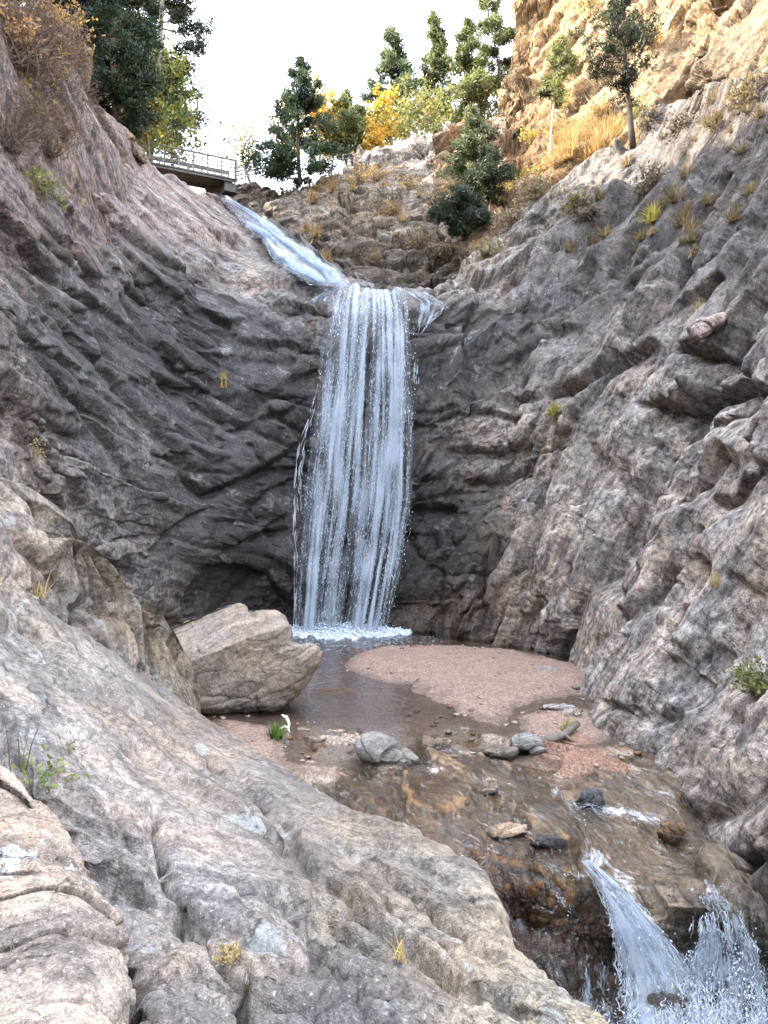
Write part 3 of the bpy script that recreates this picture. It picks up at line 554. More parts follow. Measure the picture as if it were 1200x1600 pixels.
# ------------------------------------------------------------------ pool floor, gravel bar, stream bed
def polysd(x, y, poly):
    """signed distance to a closed polygon, + inside"""
    n = len(poly); best = np.full(x.shape, 1e9); ins = np.zeros(x.shape, bool)
    for k in range(n):
        ax, ay = poly[k]; bx, by = poly[(k + 1) % n]; dx, dy = bx - ax, by - ay
        t = np.clip(((x - ax) * dx + (y - ay) * dy) / (dx * dx + dy * dy + 1e-12), 0, 1)
        best = np.minimum(best, np.hypot(x - ax - t * dx, y - ay - t * dy))
        c = ((ay > y) != (by > y)) & (x < (bx - ax) * (y - ay) / (by - ay + 1e-12) + ax); ins ^= c
    return np.where(ins, best, -best)
def px2xy(poly, z=0.0):
    return [(lambda d: ((a - 600) / FPX * d, d))(pool_d(b, z)) for a, b in poly]
BAR1 = px2xy([(538, 1036), (560, 1022), (600, 1012), (660, 1008), (730, 1010), (800, 1018), (860, 1028), (930, 1045), (935, 1075), (888, 1086), (850, 1097), (815, 1104), (798, 1120), (782, 1132), (755, 1126), (715, 1112), (690, 1098), (668, 1084), (645, 1070), (600, 1066), (560, 1056)])
BAR2 = px2xy([(806, 1120), (830, 1108), (880, 1104), (935, 1110), (940, 1150), (900, 1158), (860, 1152), (818, 1148)])
BAR3 = px2xy([(330, 1122), (380, 1126), (425, 1138), (446, 1152), (448, 1178), (440, 1200), (400, 1210), (330, 1180)])
BAR4 = px2xy([(835, 1165), (900, 1160), (960, 1185), (990, 1215), (940, 1215), (880, 1200), (850, 1185)])
xs = np.arange(-9, 9.5, .035); ysb = np.arange(9.3, 24.5, .04); Yb, Xb = np.meshgrid(ysb, xs, indexing='ij'); fl = np.stack([Xb.ravel(), Yb.ravel(), 0 * Xb.ravel()], 1)
wobble = .34 * fbm(fl * np.array((.9, .55, 1)), 4) + .07 * fbm(fl * 4, 2)
sd = np.maximum.reduce([polysd(fl[:, 0], fl[:, 1], B) - o for B, o in ((BAR1, 0), (BAR2, 0), (BAR3, 0))]) + wobble * .7
sd4 = polysd(fl[:, 0], fl[:, 1], BAR4) + wobble * .5
zb = np.where(sd > 0, .16 * (1 - np.exp(-sd / .55)), -.16 * (1 - np.exp(sd / 1.1))) + .012 * fbm(fl * 1.7, 4) + .006 * fbm(fl * 9, 3)
zb = np.maximum(zb, np.where(sd4 > 0, -.025, -.025 + sd4 * .3)) * 1.0
# algae covered bed rocks showing in the shallows near the outlet
rk = sstep(13.6, 11.4, fl[:, 1] + .5 * gnoise(fl * .6)) * sstep(-.1, -.6, sd)
hb, qb = rock_disp(fl, basis((0, 0, 0), (1, -.6, 0)), 21, A=(.12, .10, .05), cells=(1.1, .5, .2), ridge=.03, fine=.01)
zb = zb + rk * (hb * .8 + .02)
zb = zb - .6 * sstep(10.4, 9.5, fl[:, 1])
dryf = sstep(.02, .075, zb + .025 * fbm(fl * 2.3 + 5, 3))
sand = np.array((.225, .155, .122)); wets = np.array((.15, .105, .082)); alg = np.array((.16, .085, .03)); rockc = np.array((.26, .21, .165))
an = sstep(-.1, .5, fbm(fl * 1.3 + 9, 4)); an2 = sstep(0, .4, fbm(fl * 2.2 + 31, 4))
tn = sand * dryf[:, None] + (1 - dryf[:, None]) * (wets * (1 - .5 * an[:, None]) + .5 * an[:, None] * np.array((.22, .165, .13)))
tn = tn * (1 - rk[:, None]) + rk[:, None] * (alg * an2[:, None] + rockc * (1 - an2[:, None]))
tn = np.where((sd4 > -.1)[:, None], np.array((.19, .11, .075)), tn)
m = NT('gravel'); pos = m.n('NewGeometry').outputs['Position']; tint = m.attr('tint')
v = m.n('TexVoronoi', Vector=pos, Scale=38.0); g1 = m.noise(pos, 24, 5, .7); g2 = m.noise(pos, 3.1, 5, .6)
bw = m.n('RGBToBW', Color=v.outputs['Color']).outputs[0]; c = m.mix(m.ramp(bw, .25, .75), m.mix(1.0, tint, (.72, .69, .68), 'MULTIPLY'), m.mix(1.0, tint, (1.25, 1.26, 1.28), 'MULTIPLY')); c = m.mix(m.ramp(g1, .3, .7), m.mix(1.0, c, (.72, .7, .7), 'MULTIPLY'), m.mix(1.0, c, (1.28, 1.26, 1.25), 'MULTIPLY'))
c = m.mix(m.ramp(g2, .35, .65), m.mix(1.0, c, (.85, .85, .86), 'MULTIPLY'), m.mix(1.0, c, (1.1, 1.08, 1.06), 'MULTIPLY'))
c = m.mix(m.math('MULTIPLY', m.ramp(m.noise(pos, 11, 3, .5), .69, .73), .8), c, (.06, .045, .035))
b = m.n('BsdfPrincipled', Normal=m.bump(m.math('ADD', v.outputs['Distance'], g1), .8, .02)); m.set(b.inputs['Base Color'], c); m.set(b.inputs['Roughness'], m.ramp(m.attr('wet', 'Fac'), 0, 1, .9, .35))
M_GRAVEL = m.surf(b.outputs[0])
fl[:, 2] = zb; BED = (Xb, Yb, zb.reshape(Xb.shape))
tag(mesh_np('pool_bed', fl, grid_faces(*Xb.shape), M_GRAVEL, attrs={'tint': ('FLOAT_COLOR', tn), 'rockco': ('FLOAT_VECTOR', fl), 'wet': ('FLOAT', 1 - dryf), 'stain': ('FLOAT', 0 * dryf)}), kind='structure')

def sp(x, y, z): return (x, y, (CZ - z) * FPX / (y - 800.0))
STREAM_CTRL = [sp(400, 1165, -.2), sp(600, 1165, -.2), sp(800, 1165, -.15), sp(950, 1165, -.05), sp(1100, 1165, -.35), sp(400, 1300, -.3), sp(560, 1220, -.1), sp(700, 1215, -.06), sp(850, 1200, -.08), sp(950, 1230, -.05), sp(650, 1280, -.2), sp(760, 1270, -.12), sp(860, 1260, -.1), sp(960, 1265, -.16), sp(1050, 1270, -.14),
    sp(740, 1330, -.22), sp(850, 1320, -.14), sp(950, 1320, -.24), sp(1050, 1320, -.26), sp(1110, 1330, -.32), sp(800, 1360, -.28), sp(870, 1375, -.2), sp(930, 1355, -.34), sp(1020, 1370, -.32), sp(1100, 1385, -.3), sp(1150, 1385, -.42),
    sp(810, 1430, -.7), sp(870, 1420, -.45), sp(930, 1430, -.75), sp(1000, 1420, -.5), sp(1080, 1425, -.42), sp(1160, 1440, -.42), sp(850, 1540, -1.1), sp(930, 1520, -1.25), sp(1000, 1520, -1.15), sp(1080, 1500, -.95), sp(1160, 1510, -.95), (1000, 1620, 6.35), (900, 1640, 6.7), (1100, 1620, 6.25), (1200, 1620, 6.3), (850, 1700, 6.4), (1250, 1700, 5.8), sp(1250, 1400, -1.1), sp(1300, 1500, -1.6), sp(600, 1450, -.6), sp(500, 1700, -1.8), sp(700, 1550, -1.2)]
STREAM_CR = [([(860, 1265), (905, 1258), (960, 1268)], .10, 10), ([(905, 1285), (960, 1292), (1030, 1290)], .10, 12), ([(740, 1350), (800, 1362), (870, 1372)], .1, 14), ([(700, 1300), (760, 1325), (850, 1330)], .07, 10), ([(850, 1330), (910, 1315), (990, 1340)], .08, 10), ([(800, 1440), (860, 1452), (930, 1470)], .18, 18), ([(980, 1440), (1060, 1436), (1130, 1446)], .14, 14), ([(1010, 1310), (1080, 1325), (1130, 1320)], .08, 10), ([(810, 1500), (880, 1520), (960, 1530)], .15, 16)]
B_STR = basis((0, 12, 0), (1.6, 7.5, -.5))
def stream_disp(X, Y, pos, stage):
    return simple_disp(B_STR, 25, A=(.13, .075, .035), cells=(.8, .4, .16), ridge=.03, fine=.014, warp=.3, stretch=.5, creases=STREAM_CR)(X, Y, pos, stage)
M_STREAM = rock_mat('algae_stream_rock', lichen=.0, stain=.6, seam=.3, fine=1.2, bumpk=.5, stain_col=(.02, .016, .012), pale=(.34, .24, .15))
STREAM_TINT = [(560, 1180, .24, .18, .13), (650, 1240, .30, .19, .10), (720, 1200, .30, .22, .15), (850, 1180, .28, .19, .12), (700, 1300, .27, .15, .06), (800, 1280, .30, .21, .13), (900, 1240, .26, .18, .11), (780, 1350, .22, .10, .035), (860, 1380, .24, .14, .05), (960, 1310, .32, .21, .11), (1040, 1340, .30, .23, .15), (1100, 1380, .22, .175, .12), (1060, 1280, .27, .2, .13), (1000, 1390, .28, .22, .15), (850, 1460, .20, .105, .055), (900, 1540, .17, .10, .06), (1060, 1500, .15, .125, .10), (830, 1400, .2, .09, .04), (1180, 1420, .17, .145, .125), (1180, 1560, .1, .08, .07)]
tag(patch('stream_bed', 480, 1260, [(400, 1158), (1300, 1158)], [(400, 1690), (1300, 1690)], 1.5, STREAM_CTRL, stream_disp, M_STREAM, STREAM_TINT, [(600, 1200, 0), (900, 1300, .05), (850, 1500, .4), (1100, 1500, .5), (1150, 1300, 0)], [(600, 1200, .7), (900, 1300, .8), (900, 1500, .9), (1150, 1250, .5)], key='stream'), kind='structure')

# ------------------------------------------------------------------ water surfaces
def water_mat(name, flow=False, tint=(.86, .84, .78), bump=.02, scale=3.0):
    m = NT(name); pos = m.n('NewGeometry').outputs['Position']; co = m.attr('rockco', 'Vector') if flow else pos
    if flow: h = m.math('ADD', m.noise(m.scale(co, (.8, 4, 4)), 2.4, 4, .6, .8), m.math('MULTIPLY', m.noise(m.scale(co, (1.6, 7, 7)), 3.5, 4, .6, .6), .5))
    else: h = m.math('ADD', m.noise(m.scale(pos, (1, 1.0, 1)), scale, 3, .55, .4), m.math('MULTIPLY', m.noise(pos, scale * 4, 3, .5), .3))
    nb = m.bump(h, 1.0, bump)
    fr = m.n('Fresnel', IOR=1.36, Normal=nb)
    tr = m.n('BsdfTransparent', Color=tint + (1,)); gl = m.n('BsdfGlossy', Roughness=.06, Normal=nb)
    if flow:
        fa = m.math('MULTIPLY', m.ramp(m.math('ADD', m.math('MULTIPLY', m.noise(m.scale(co, (.9, 6, 6)), 2.2, 5, .7, .5), .6), m.math('MULTIPLY', m.noise(m.scale(co, (4, 14, 14)), 2.5, 3, .6), .4)), m.ramp(m.attr('foam_sheen', 'Fac'), 0, 1, .56, .36), .74), m.ramp(m.attr('foam_sheen', 'Fac'), 0, 1, .35, .95))
    mx = m.n('MixShader', i0=m.math('MINIMUM', m.math('MULTIPLY', fr.outputs[0], 1.5), 1.0), i1=tr.outputs[0], i2=gl.outputs[0])
    if flow:
        fo = m.n('BsdfDiffuse', Color=(.93, .95, .98, 1), Normal=nb); mx = m.n('MixShader', i0=fa, i1=mx.outputs[0], i2=fo.outputs[0])
    return m.surf(mx.outputs[0])
M_POOL = water_mat('pool_water', tint=(.90, .88, .86), bump=.028, scale=2.6)
M_FLOW = water_mat('stream_water', flow=True, tint=(.9, .87, .8), bump=.05)
xs = np.arange(-9, 9.01, .15); ysw = np.arange(10.5, 23.4, .15); Yw, Xw = np.meshgrid(ysw, xs, indexing='ij'); wp = np.stack([Xw.ravel(), Yw.ravel(), 0 * Xw.ravel()], 1)
wp[:, 2] = .006 * fbm(wp * 1.1, 3) - .02 * sstep(10.9, 10.5, wp[:, 1])
tag(mesh_np('water', wp, up_faces(grid_faces(*Xw.shape), wp), M_POOL), kind='structure')
# thin film running over the stream bed: a smoothed copy of the bed, lifted
X, Y, pos, n = SURF['stream']
fp = blur(blur(pos, 14), 10)[::2, ::2]; nn = n[::2, ::2]; XX = X[::2, ::2]; YY = Y[::2, ::2]
qf = (fp.reshape(-1, 3).astype(F32) @ B_STR.T); qf = qf + .25 * np.stack([gnoise(fp.reshape(-1, 3) * 1.4), gnoise(fp.reshape(-1, 3) * 1.4 + 9), gnoise(fp.reshape(-1, 3) * 1.4 + 19)], 1)
fh = .028 * fbm(qf * np.array((1.0, 4, 4), F32) * 1.2, 4) + .016 * ridged(qf * np.array((1.2, 5, 5), F32) * 1.8, 3)
fp = fp + nn * (.03 + fh.reshape(XX.shape))[..., None]
fp[..., 2] -= .06 * sstep(1180, 1160, YY)
foam_sheen = np.full(XX.size, .20); xf = XX.ravel() + 8 * gnoise(fp.reshape(-1, 3) * 3); yf = YY.ravel() + 6 * gnoise(fp.reshape(-1, 3) * 3 + 5)  # even base level paints a pale streaky sheen; real foam patches follow
for cx, cy, rx, ry, s_ in ((905, 1262, 26, 8, .8), (960, 1270, 45, 8, 1), (1015, 1280, 30, 6, .8), (678, 1220, 26, 7, .8), (725, 1188, 30, 6, .8), (868, 1240, 10, 12, .7), (935, 1340, 22, 14, 1), (905, 1365, 28, 10, .8), (884, 1412, 12, 14, .8), (1030, 1245, 30, 7, .6), (800, 1255, 60, 8, .4), (850, 1290, 60, 10, .4), (1100, 1400, 40, 18, .7), (960, 1380, 40, 22, .9), (620, 1235, 40, 8, .35), (760, 1300, 50, 10, .3), (1030, 1330, 60, 10, .35)):
    foam_sheen = np.maximum(foam_sheen, s_ * np.exp(-((xf - cx) / rx) ** 2 - ((yf - cy) / ry) ** 2))
tag(mesh_np('stream_water', fp.reshape(-1, 3), up_faces(grid_faces(*XX.shape), fp.reshape(-1, 3)), M_FLOW, attrs={'rockco': ('FLOAT_VECTOR', qf), 'foam_sheen': ('FLOAT', foam_sheen)}), kind='structure')
SURF['film'] = (XX, YY, fp, nn)

# ------------------------------------------------------------------ white falling water
m = NT('white_water'); pos = m.n('NewGeometry').outputs['Position']
d = m.n('BsdfDiffuse', Color=(.86, .92, .99, 1)); tl = m.n('BsdfTranslucent', Color=(.86, .92, 1.0, 1)); g = m.n('BsdfGlossy', Roughness=.12)
mx = m.n('MixShader', i0=.45, i1=d.outputs[0], i2=tl.outputs[0]); mx2 = m.n('MixShader', i0=.14, i1=mx.outputs[0], i2=g.outputs[0]); M_WHITE = m.surf(mx2.outputs[0])
m = NT('water_veil'); co = m.attr('rockco', 'Vector')
n1 = m.noise(m.scale(co, (7, .35, 1)), 1.0, 5, .6, .1); n2_ = m.noise(m.scale(co, (26, 1.7, 1)), 1.0, 4, .7); n3 = m.noise(m.scale(co, (40, 9, 1)), 1.0, 2, .6)
a = m.math('ADD', m.math('MULTIPLY', n1, .45), m.math('ADD', m.math('MULTIPLY', n2_, .4), m.math('MULTIPLY', n3, .3))); a = m.math('ADD', a, m.math('MULTIPLY', m.attr('dens', 'Fac'), .45))
al = m.math('MULTIPLY', m.ramp(a, .40, .84), .80)
nb = m.bump(m.math('ADD', n2_, n3), 1.0, .12); d = m.n('BsdfDiffuse', Color=(.78, .875, 1.0, 1), Normal=nb); tl = m.n('BsdfTranslucent', Color=(.78, .875, 1.0, 1)); g = m.n('BsdfGlossy', Roughness=.25, Normal=nb)
mx = m.n('MixShader', i0=.45, i1=d.outputs[0], i2=tl.outputs[0]); mx1 = m.n('MixShader', i0=.1, i1=mx.outputs[0], i2=g.outputs[0]); tr = m.n('BsdfTransparent')
mx2 = m.n('MixShader', i0=al, i1=tr.outputs[0], i2=mx1.outputs[0]); M_VEIL = m.surf(mx2.outputs[0])

rng = np.random.RandomState(5)
class Fall:
    """flow sheet given by left and right photo edges (lists of px,py) and a depth curve along t"""
    def __init__(s, left, right, depth, n=200):
        s.t = np.linspace(0, 1, n)
        def res(pl):
            pl = np.array(pl, float); L = np.concatenate([[0], np.cumsum(np.hypot(*np.diff(pl, axis=0).T))]); L /= L[-1]
            return np.stack([np.interp(s.t, L, pl[:, 0]), np.interp(s.t, L, pl[:, 1])], 1)
        s.jit = 0.0; s.wig = 0.0; s.L = res(left); s.R = res(right); dp = np.array(depth, float); s.D = np.interp(s.t, dp[:, 0], dp[:, 1])
    def at(s, u, t, lift=0.0):
        f = lambda a: np.interp(t, s.t, a)
        px = f(s.L[:, 0]) * (1 - u) + f(s.R[:, 0]) * u; py = f(s.L[:, 1]) * (1 - u) + f(s.R[:, 1]) * u + s.jit * (1 - t) ** 6 * gnoise(np.stack([np.asarray(u, float) * 9, 0 * u, 0 * u + 2.5], 1))
        if s.wig: px = px + s.wig * gnoise(np.stack([np.asarray(t, float) * 5, np.asarray(u, float) * 2.2, 0 * u + 6], 1)) * np.minimum(1, t * 6)
        return np.stack(P(px, py, f(s.D) - lift), -1)
def strands(mb, fall, n, dens, length, width, lift, segs=7, wob=.01, seed=0, tmax=1.0, tmin=0.0):
    r = np.random.RandomState(seed + 77); M = n * 14
    u = r.rand(M); t = tmin + r.rand(M) * (tmax - tmin); k = np.nonzero(r.rand(M) < dens(u, t))[0][:n]
    U = u[k]; T = t[k]; N = len(U); Ls = length * (.35 + 1.3 * r.rand(N)); Wd = width * (.5 + r.rand(N)); lf = lift * r.rand(N) ** 1.5 + .03
    V = []; 
    ph = r.rand(N) * 6.28
    for sgi in range(segs + 1):
        f = sgi / segs; t = np.clip(T + Ls * (f - .5), tmin, tmax); u = U + wob * np.sin(ph + f * 5) + wob * .5 * r.randn(N)
        c = fall.at(u, t, lf + .03 * np.sin(ph * 3 + f * 9))
        w = (Wd * (math.sin(math.pi * min(max(f, .04), .96)) ** .6) * (.7 + .6 * r.rand(N)))[:, None]
        V.append(np.stack([c + w * np.array((-.5, .0, 0)), c + w * np.array((.5, 0, 0)), c + w * np.array((0, -.45, 0))], 1))
    V = np.stack(V, 1).reshape(N, -1, 3); base = (np.arange(N) * (segs + 1) * 3)[:, None, None]; q = []
    for sgi in range(segs):
        for a in range(3):
            b = (a + 1) % 3; q.append((sgi * 3 + a, sgi * 3 + b, sgi * 3 + 3 + b, sgi * 3 + 3 + a))
    F = (np.array(q)[None] + base).reshape(-1, 4)
    mb.add(V.reshape(-1, 3), None, F)
OCT = np.array([(1, 0, 0), (-1, 0, 0), (0, 1, 0), (0, -1, 0), (0, 0, 1), (0, 0, -1)], F32)
OCF = np.array([(0, 2, 4), (2, 1, 4), (1, 3, 4), (3, 0, 4), (2, 0, 5), (1, 2, 5), (3, 1, 5), (0, 3, 5)])
def drops(mb, C, R, st=(1, 1, 1)):
    C = np.asarray(C, F32); R = np.asarray(R, F32)
    V = C[:, None, :] + OCT[None] * R[:, None, None] * np.array(st, F32); F = OCF[None] + (np.arange(len(C)) * 6)[:, None, None]
    mb.add(V.reshape(-1, 3), F.reshape(-1, 3))
def veil(fall, lift, seed, nu=110, nt=200, dens=None, amp=.06):
    u = np.linspace(0, 1, nu); t = np.linspace(0, 1, nt); T, U = np.meshgrid(t, u, indexing='ij')
    p = fall.at(U.ravel(), T.ravel(), lift); p[:, 1] -= amp * (1 + gnoise(np.stack([U.ravel() * 14 + seed, T.ravel() * 6, 0 * U.ravel()], 1)))
    w = np.linalg.norm(fall.at(np.array([0.]), np.array([.5])) - fall.at(np.array([1.]), np.array([.5]))); l = np.linalg.norm(fall.at(np.array([.5]), np.array([0.])) - fall.at(np.array([.5]), np.array([1.])))
    co = np.stack([U.ravel() * w + seed * 7, T.ravel() * l, 0 * U.ravel() + seed], 1); dn = dens(U.ravel(), T.ravel()).astype(float)
    return p, grid_faces(nt, nu), co, dn
def fall_object(name, fall, dens, specs, veils, extra=None, kind='structure'):
    mb = MB()
    for i, sp_ in enumerate(specs): strands(mb, fall, dens=dens, seed=i + len(name), **sp_)
    if extra: extra(mb)
    o = mb.build(name, M_WHITE, None, True)
    tag(o, kind=kind)
    for i, (lift, seed, amp) in enumerate(veils):
        p, f, co, dn = veil(fall, lift, seed, dens=dens, amp=amp); dn = np.where(dn > .004, dn + (.30 if i == 0 else .08), dn)
        mesh_np('water_veil', p, f, M_VEIL, o, attrs={'rockco': ('FLOAT_VECTOR', co), 'dens': ('FLOAT', np.where(dn > .003, dn * .9 - .45, -1.6) - .5 * np.clip(.10 - dn, 0, .1) / .1)})
    return o
# the main fall
lerp = np.interp
def n2(a, b, c=0.0): a = np.asarray(a, float); return gnoise(np.stack([a, np.asarray(b, float) + 0 * a, 0 * a + c], 1))
def main_dens(u, t):
    # several streams with dark gaps between, widening gap near the foot
    w = .035 * n2(0 * u, t * 7, 3.3)
    edge = np.clip((u - .03 * n2(0 * u, t * 9, 1.2)) / .09, 0, 1) * np.clip((1 - u - .03 * n2(0 * u, t * 9, 7.7)) / .09, 0, 1)
    a = np.exp(-((u + w - lerp(t, [0, .25, .5, 1], [.30, .26, .27, .17])) / lerp(t, [0, .4, 1], [.15, .14, .19])) ** 2)
    b = np.exp(-((u + w - lerp(t, [0, .3, .6, 1], [.72, .74, .76, .78])) / lerp(t, [0, .35, .7, 1], [.15, .22, .21, .18])) ** 2)
    c = .8 * np.exp(-((u - .47) / .06) ** 2) * (1 - sstep(.45, .75, t))
    gap = np.exp(-((u - lerp(t, [.5, 1], [.46, .55])) / lerp(t, [.6, .95], [.03, .10])) ** 2) * sstep(.55, .8, t)
    dry = .85 * np.exp(-((u - .12) / .18) ** 2) * np.exp(-((t - .19) / .09) ** 2) + .7 * np.exp(-((u - .68) / .08) ** 2) * np.exp(-((t - .10) / .05) ** 2)
    s = .07 + .93 * np.maximum.reduce([a, b, c])
    streak = np.clip(.62 + 1.25 * n2(u * 22, t * 1.8, 4) + .7 * n2(u * 55, t * 5, 8), .02, 1.25) * np.clip(.85 + .8 * n2(u * 8, t * 9, 12), .3, 1.2)
    return np.clip(s * streak * (.85 + .55 * t) * (1 - .95 * gap) * (1 - dry) * edge, 0, 1)
X, Y, pos, n = SURF['main']
def wall_depth(px, py): k = np.argmin((X - px) ** 2 + (Y - py) ** 2); return pos.reshape(-1, 3)[k, 1]
tt = np.linspace(0, 1, 14); FL = [(522, 449), (513, 470), (508, 500), (499, 560), (492, 640), (482, 720), (472, 800), (464, 880), (459, 990)]; FR = [(632, 454), (640, 480), (645, 540), (646, 620), (645, 700), (643, 780), (632, 860), (618, 930), (606, 990)]
dl = []
for a in tt:
    py = 449 + a * 541; xs_ = np.linspace(475, 630, 9) if a > .3 else np.linspace(520, 635, 9)
    dl.append((a, min(wall_depth(x, py) for x in xs_)))
dd = np.array(dl); dmin = dd[:, 1].copy()
for i in range(1, len(dmin)): dmin[i] = min(dmin[i], dmin[i - 1] + .02)     # falling water never steps back into the rock
dd[:, 1] = dmin - .08
MAINFALL = Fall(FL, FR, dd); MAINFALL.jit = 9.0
def main_extra(mb):
    r = np.random.RandomState(3)
    u = r.rand(26000) * 1.06 - .03; t = r.rand(26000); k = np.nonzero(r.rand(26000) < main_dens(np.clip(u, .06, .94), t) + .02)[0][:7000]
    C = MAINFALL.at(u[k], t[k], r.rand(len(k)) * .5); R = .005 + .009 * r.rand(len(k)) ** 2
    drops(mb, C, R, (1, 1, 1.9))
    # froth where the fall meets the pool
    n = 7500; u = r.rand(n); px = 452 + u * 190; py = 983 + 15 * r.rand(n) ** 1.5 * np.clip(1.1 - np.abs(u - .42) * 1.0, .15, 1) * (1 + .8 * n2(u * 14, 0 * u, 3))
    d = (CZ - .02) * FPX / (py - 800); z = np.abs(r.randn(n)) * .07 * np.clip(1.2 - np.abs(u - .42) * 1.6, .1, 1)
    c = np.stack([(px - 600) / FPX * d, d, z * np.clip((1000 - py) / 10, .2, 1.4)], 1); drops(mb, c, .012 + .034 * r.rand(n) ** 2, (1.5, 1.3, .8)); n = 420; u = r.rand(n); c2 = np.array([P(450 + a * 240, b, pool_d(b, .012)) for a, b in zip(u, 994 + 26 * r.rand(n) ** 2)]); drops(mb, c2, .008 + .02 * r.rand(n), (1.8, 1.2, .25))
fall_object('waterfall', MAINFALL, main_dens, [dict(n=650, length=.028, width=.010, lift=.3, wob=.003), dict(n=5200, length=.009, width=.014, lift=.45, wob=.003)], [(.05, 1, .10), (.16, 2, .14), (.30, 3, .16)], main_extra)
# side trickles left of the fall and the splash on the right shoulder of the lip
tk = MB(); 
def trickle(path, n, width, dep, seed, spread=3, lift=.1):
    f = Fall([(a - spread, b) for a, b in path], [(a + spread, b) for a, b in path], dep); strands(tk, f, n, lambda u, t: np.clip(.4 + n2(u * 4, t * 12, seed), .05, 1), .07, width, lift, seed=seed, wob=.06)
trickle([(484, 655), (470, 690), (466, 715), (462, 760), (460, 830), (463, 890), (461, 988)], 55, .012, [(0, wall_depth(480, 660) - .1), (.5, min(wall_depth(462, 780), 22.6) - .15), (1, 21.9)], 4)
trickle([(498, 600), (486, 650), (478, 690), (470, 730), (468, 800)], 45, .012, [(0, wall_depth(496, 600) - .1), (1, wall_depth(468, 800) - .25)], 5)
trickle([(640, 458), (664, 470), (690, 480), (684, 492), (664, 506), (652, 530), (650, 600)], 70, .013, [(0, wall_depth(640, 460) - .1), (.45, wall_depth(688, 485) - .15), (1, wall_depth(650, 600) - .2)], 6, 5)
trickle([(655, 462), (680, 470), (696, 484)], 130, .019, [(0, wall_depth(655, 464) - .1), (1, wall_depth(692, 484) - .12)], 7, 7)
trickle([(545, 450), (520, 456), (495, 466), (478, 474)], 60, .019, [(0, wall_depth(545, 454) - .1), (1, wall_depth(480, 474) - .1)], 9, 4)
tko = tk.build('waterfall_trickles', M_WHITE, None, True); tag(tko, kind='structure')
for L_, R_, ds in (([(628, 456), (640, 470), (648, 492), (650, 520)], [(672, 458), (698, 474), (690, 494), (664, 520)], [(0, wall_depth(645, 460) - .1), (.5, wall_depth(672, 482) - .16), (1, wall_depth(655, 520) - .2)]), (([(500, 452), (486, 462), (480, 476)]), [(545, 450), (530, 462), (512, 480)], [(0, wall_depth(525, 455) - .12), (1, wall_depth(498, 478) - .2)])):
    f_ = Fall(L_, R_, ds); p, fc, co, dn = veil(f_, .05, 9, dens=lambda u, t: np.clip(.45 + .8 * n2(u * 7, t * 3, 3), .02, 1) * np.clip(np.minimum(u, 1 - u) / .2, 0, 1) * np.clip((1 - t) / .3, 0, 1), amp=.05)
    mesh_np('water_veil', p, fc, M_VEIL, tko, attrs={'rockco': ('FLOAT_VECTOR', co), 'dens': ('FLOAT', dn - .45 - .5 * np.clip(.10 - dn, 0, .1) / .1)})
# upper cascade
UP = Fall([(345, 314), (378, 347), (405, 376), (428, 407), (452, 429), (480, 445)], [(360, 314), (402, 338), (450, 372), (494, 402), (526, 428), (548, 448)], [(0, 43.3), (.25, 38.6), (.5, 33.4), (.75, 28.6), (1, 24.2)]); UP.wig = 9.0
def up_dens(u, t):
    a = np.exp(-((u - .80) / .2) ** 2) * np.where(t > .1, .95, .7); b = .85 * np.exp(-((u - .30) / .22) ** 2) * sstep(.2, .5, t)
    e_ = .16 * n2(0 * u, t * 14, 31); a = a * np.clip((1 - u + e_) / .2, 0, 1); b = b * np.clip((u + e_) / .2, 0, 1)
    st = np.clip(.7 + 1.0 * n2(u * 9, t * 9, 2) + .6 * n2(u * 20, t * 24, 5), .05, 1.2)
    return np.clip((.08 + .92 * np.maximum(a, b)) * st * (1 - .8 * np.exp(-((u - .56) / .06) ** 2) * sstep(.4, .6, t)), 0, 1)
fall_object('upper_cascade', UP, up_dens, [dict(n=1300, length=.02, width=.03, lift=.8, wob=.03), dict(n=300, length=.05, width=.03, lift=.6, wob=.03), dict(n=2600, length=.006, width=.04, lift=1.1, wob=.03)], [(.1, 3, .35), (.4, 4, .5), (.7, 5, .5)])
# foreground cascade below the stream
FX, FY, FP_, FN = SURF['film']
def film_depth(px, py): k = np.argmin((FX - px) ** 2 + (FY - py) ** 2); return FP_.reshape(-1, 3)[k, 1]
def mkfall(L, R, off=.06):
    ts = np.linspace(0, 1, 9); f = Fall(L, R, [(0, 7), (1, 7)]); dep = []
    for a in ts:
        i = int(a * 199); dep.append((a, min(film_depth(f.L[i, 0] * (1 - u) + f.R[i, 0] * u, f.L[i, 1] * (1 - u) + f.R[i, 1] * u) for u in (.15, .5, .85)) - off))
    return Fall(L, R, dep)
CA = mkfall([(905, 1345), (925, 1375), (945, 1420), (960, 1480), (965, 1540), (960, 1640)], [(925, 1342), (960, 1370), (1000, 1410), (1045, 1460), (1095, 1520), (1150, 1640)])
CB = mkfall([(1080, 1426), (1074, 1470), (1058, 1540), (1040, 1640)], [(1164, 1422), (1184, 1470), (1205, 1530), (1225, 1640)])
CC = mkfall([(905, 1500), (900, 1550), (890, 1640)], [(965, 1500), (975, 1550), (985, 1640)])
CD = mkfall([(1085, 1396), (1095, 1410), (1105, 1425)], [(1128, 1390), (1140, 1405), (1150, 1425)])
cm = MB()
def bump_dens(seed):
    def f(u, t):
        v = n2(u * 5 + seed, t * 1.6, seed) + .6 * n2(u * 14 + seed, t * 2.8, seed + 4) + .4 * n2(u * 30, t * 7, seed + 9)
        return np.clip(.54 + 1.1 * v, .02, 1) * np.clip(np.minimum(u + .12 * n2(0 * u, t * 5, seed + 2), 1 - u + .12 * n2(0 * u, t * 5, seed + 5)) / .22, 0, 1) * np.clip((t + .04 + .30 * n2(u * 6, 0 * t, seed + 7)) / .25, 0, 1)
    return f
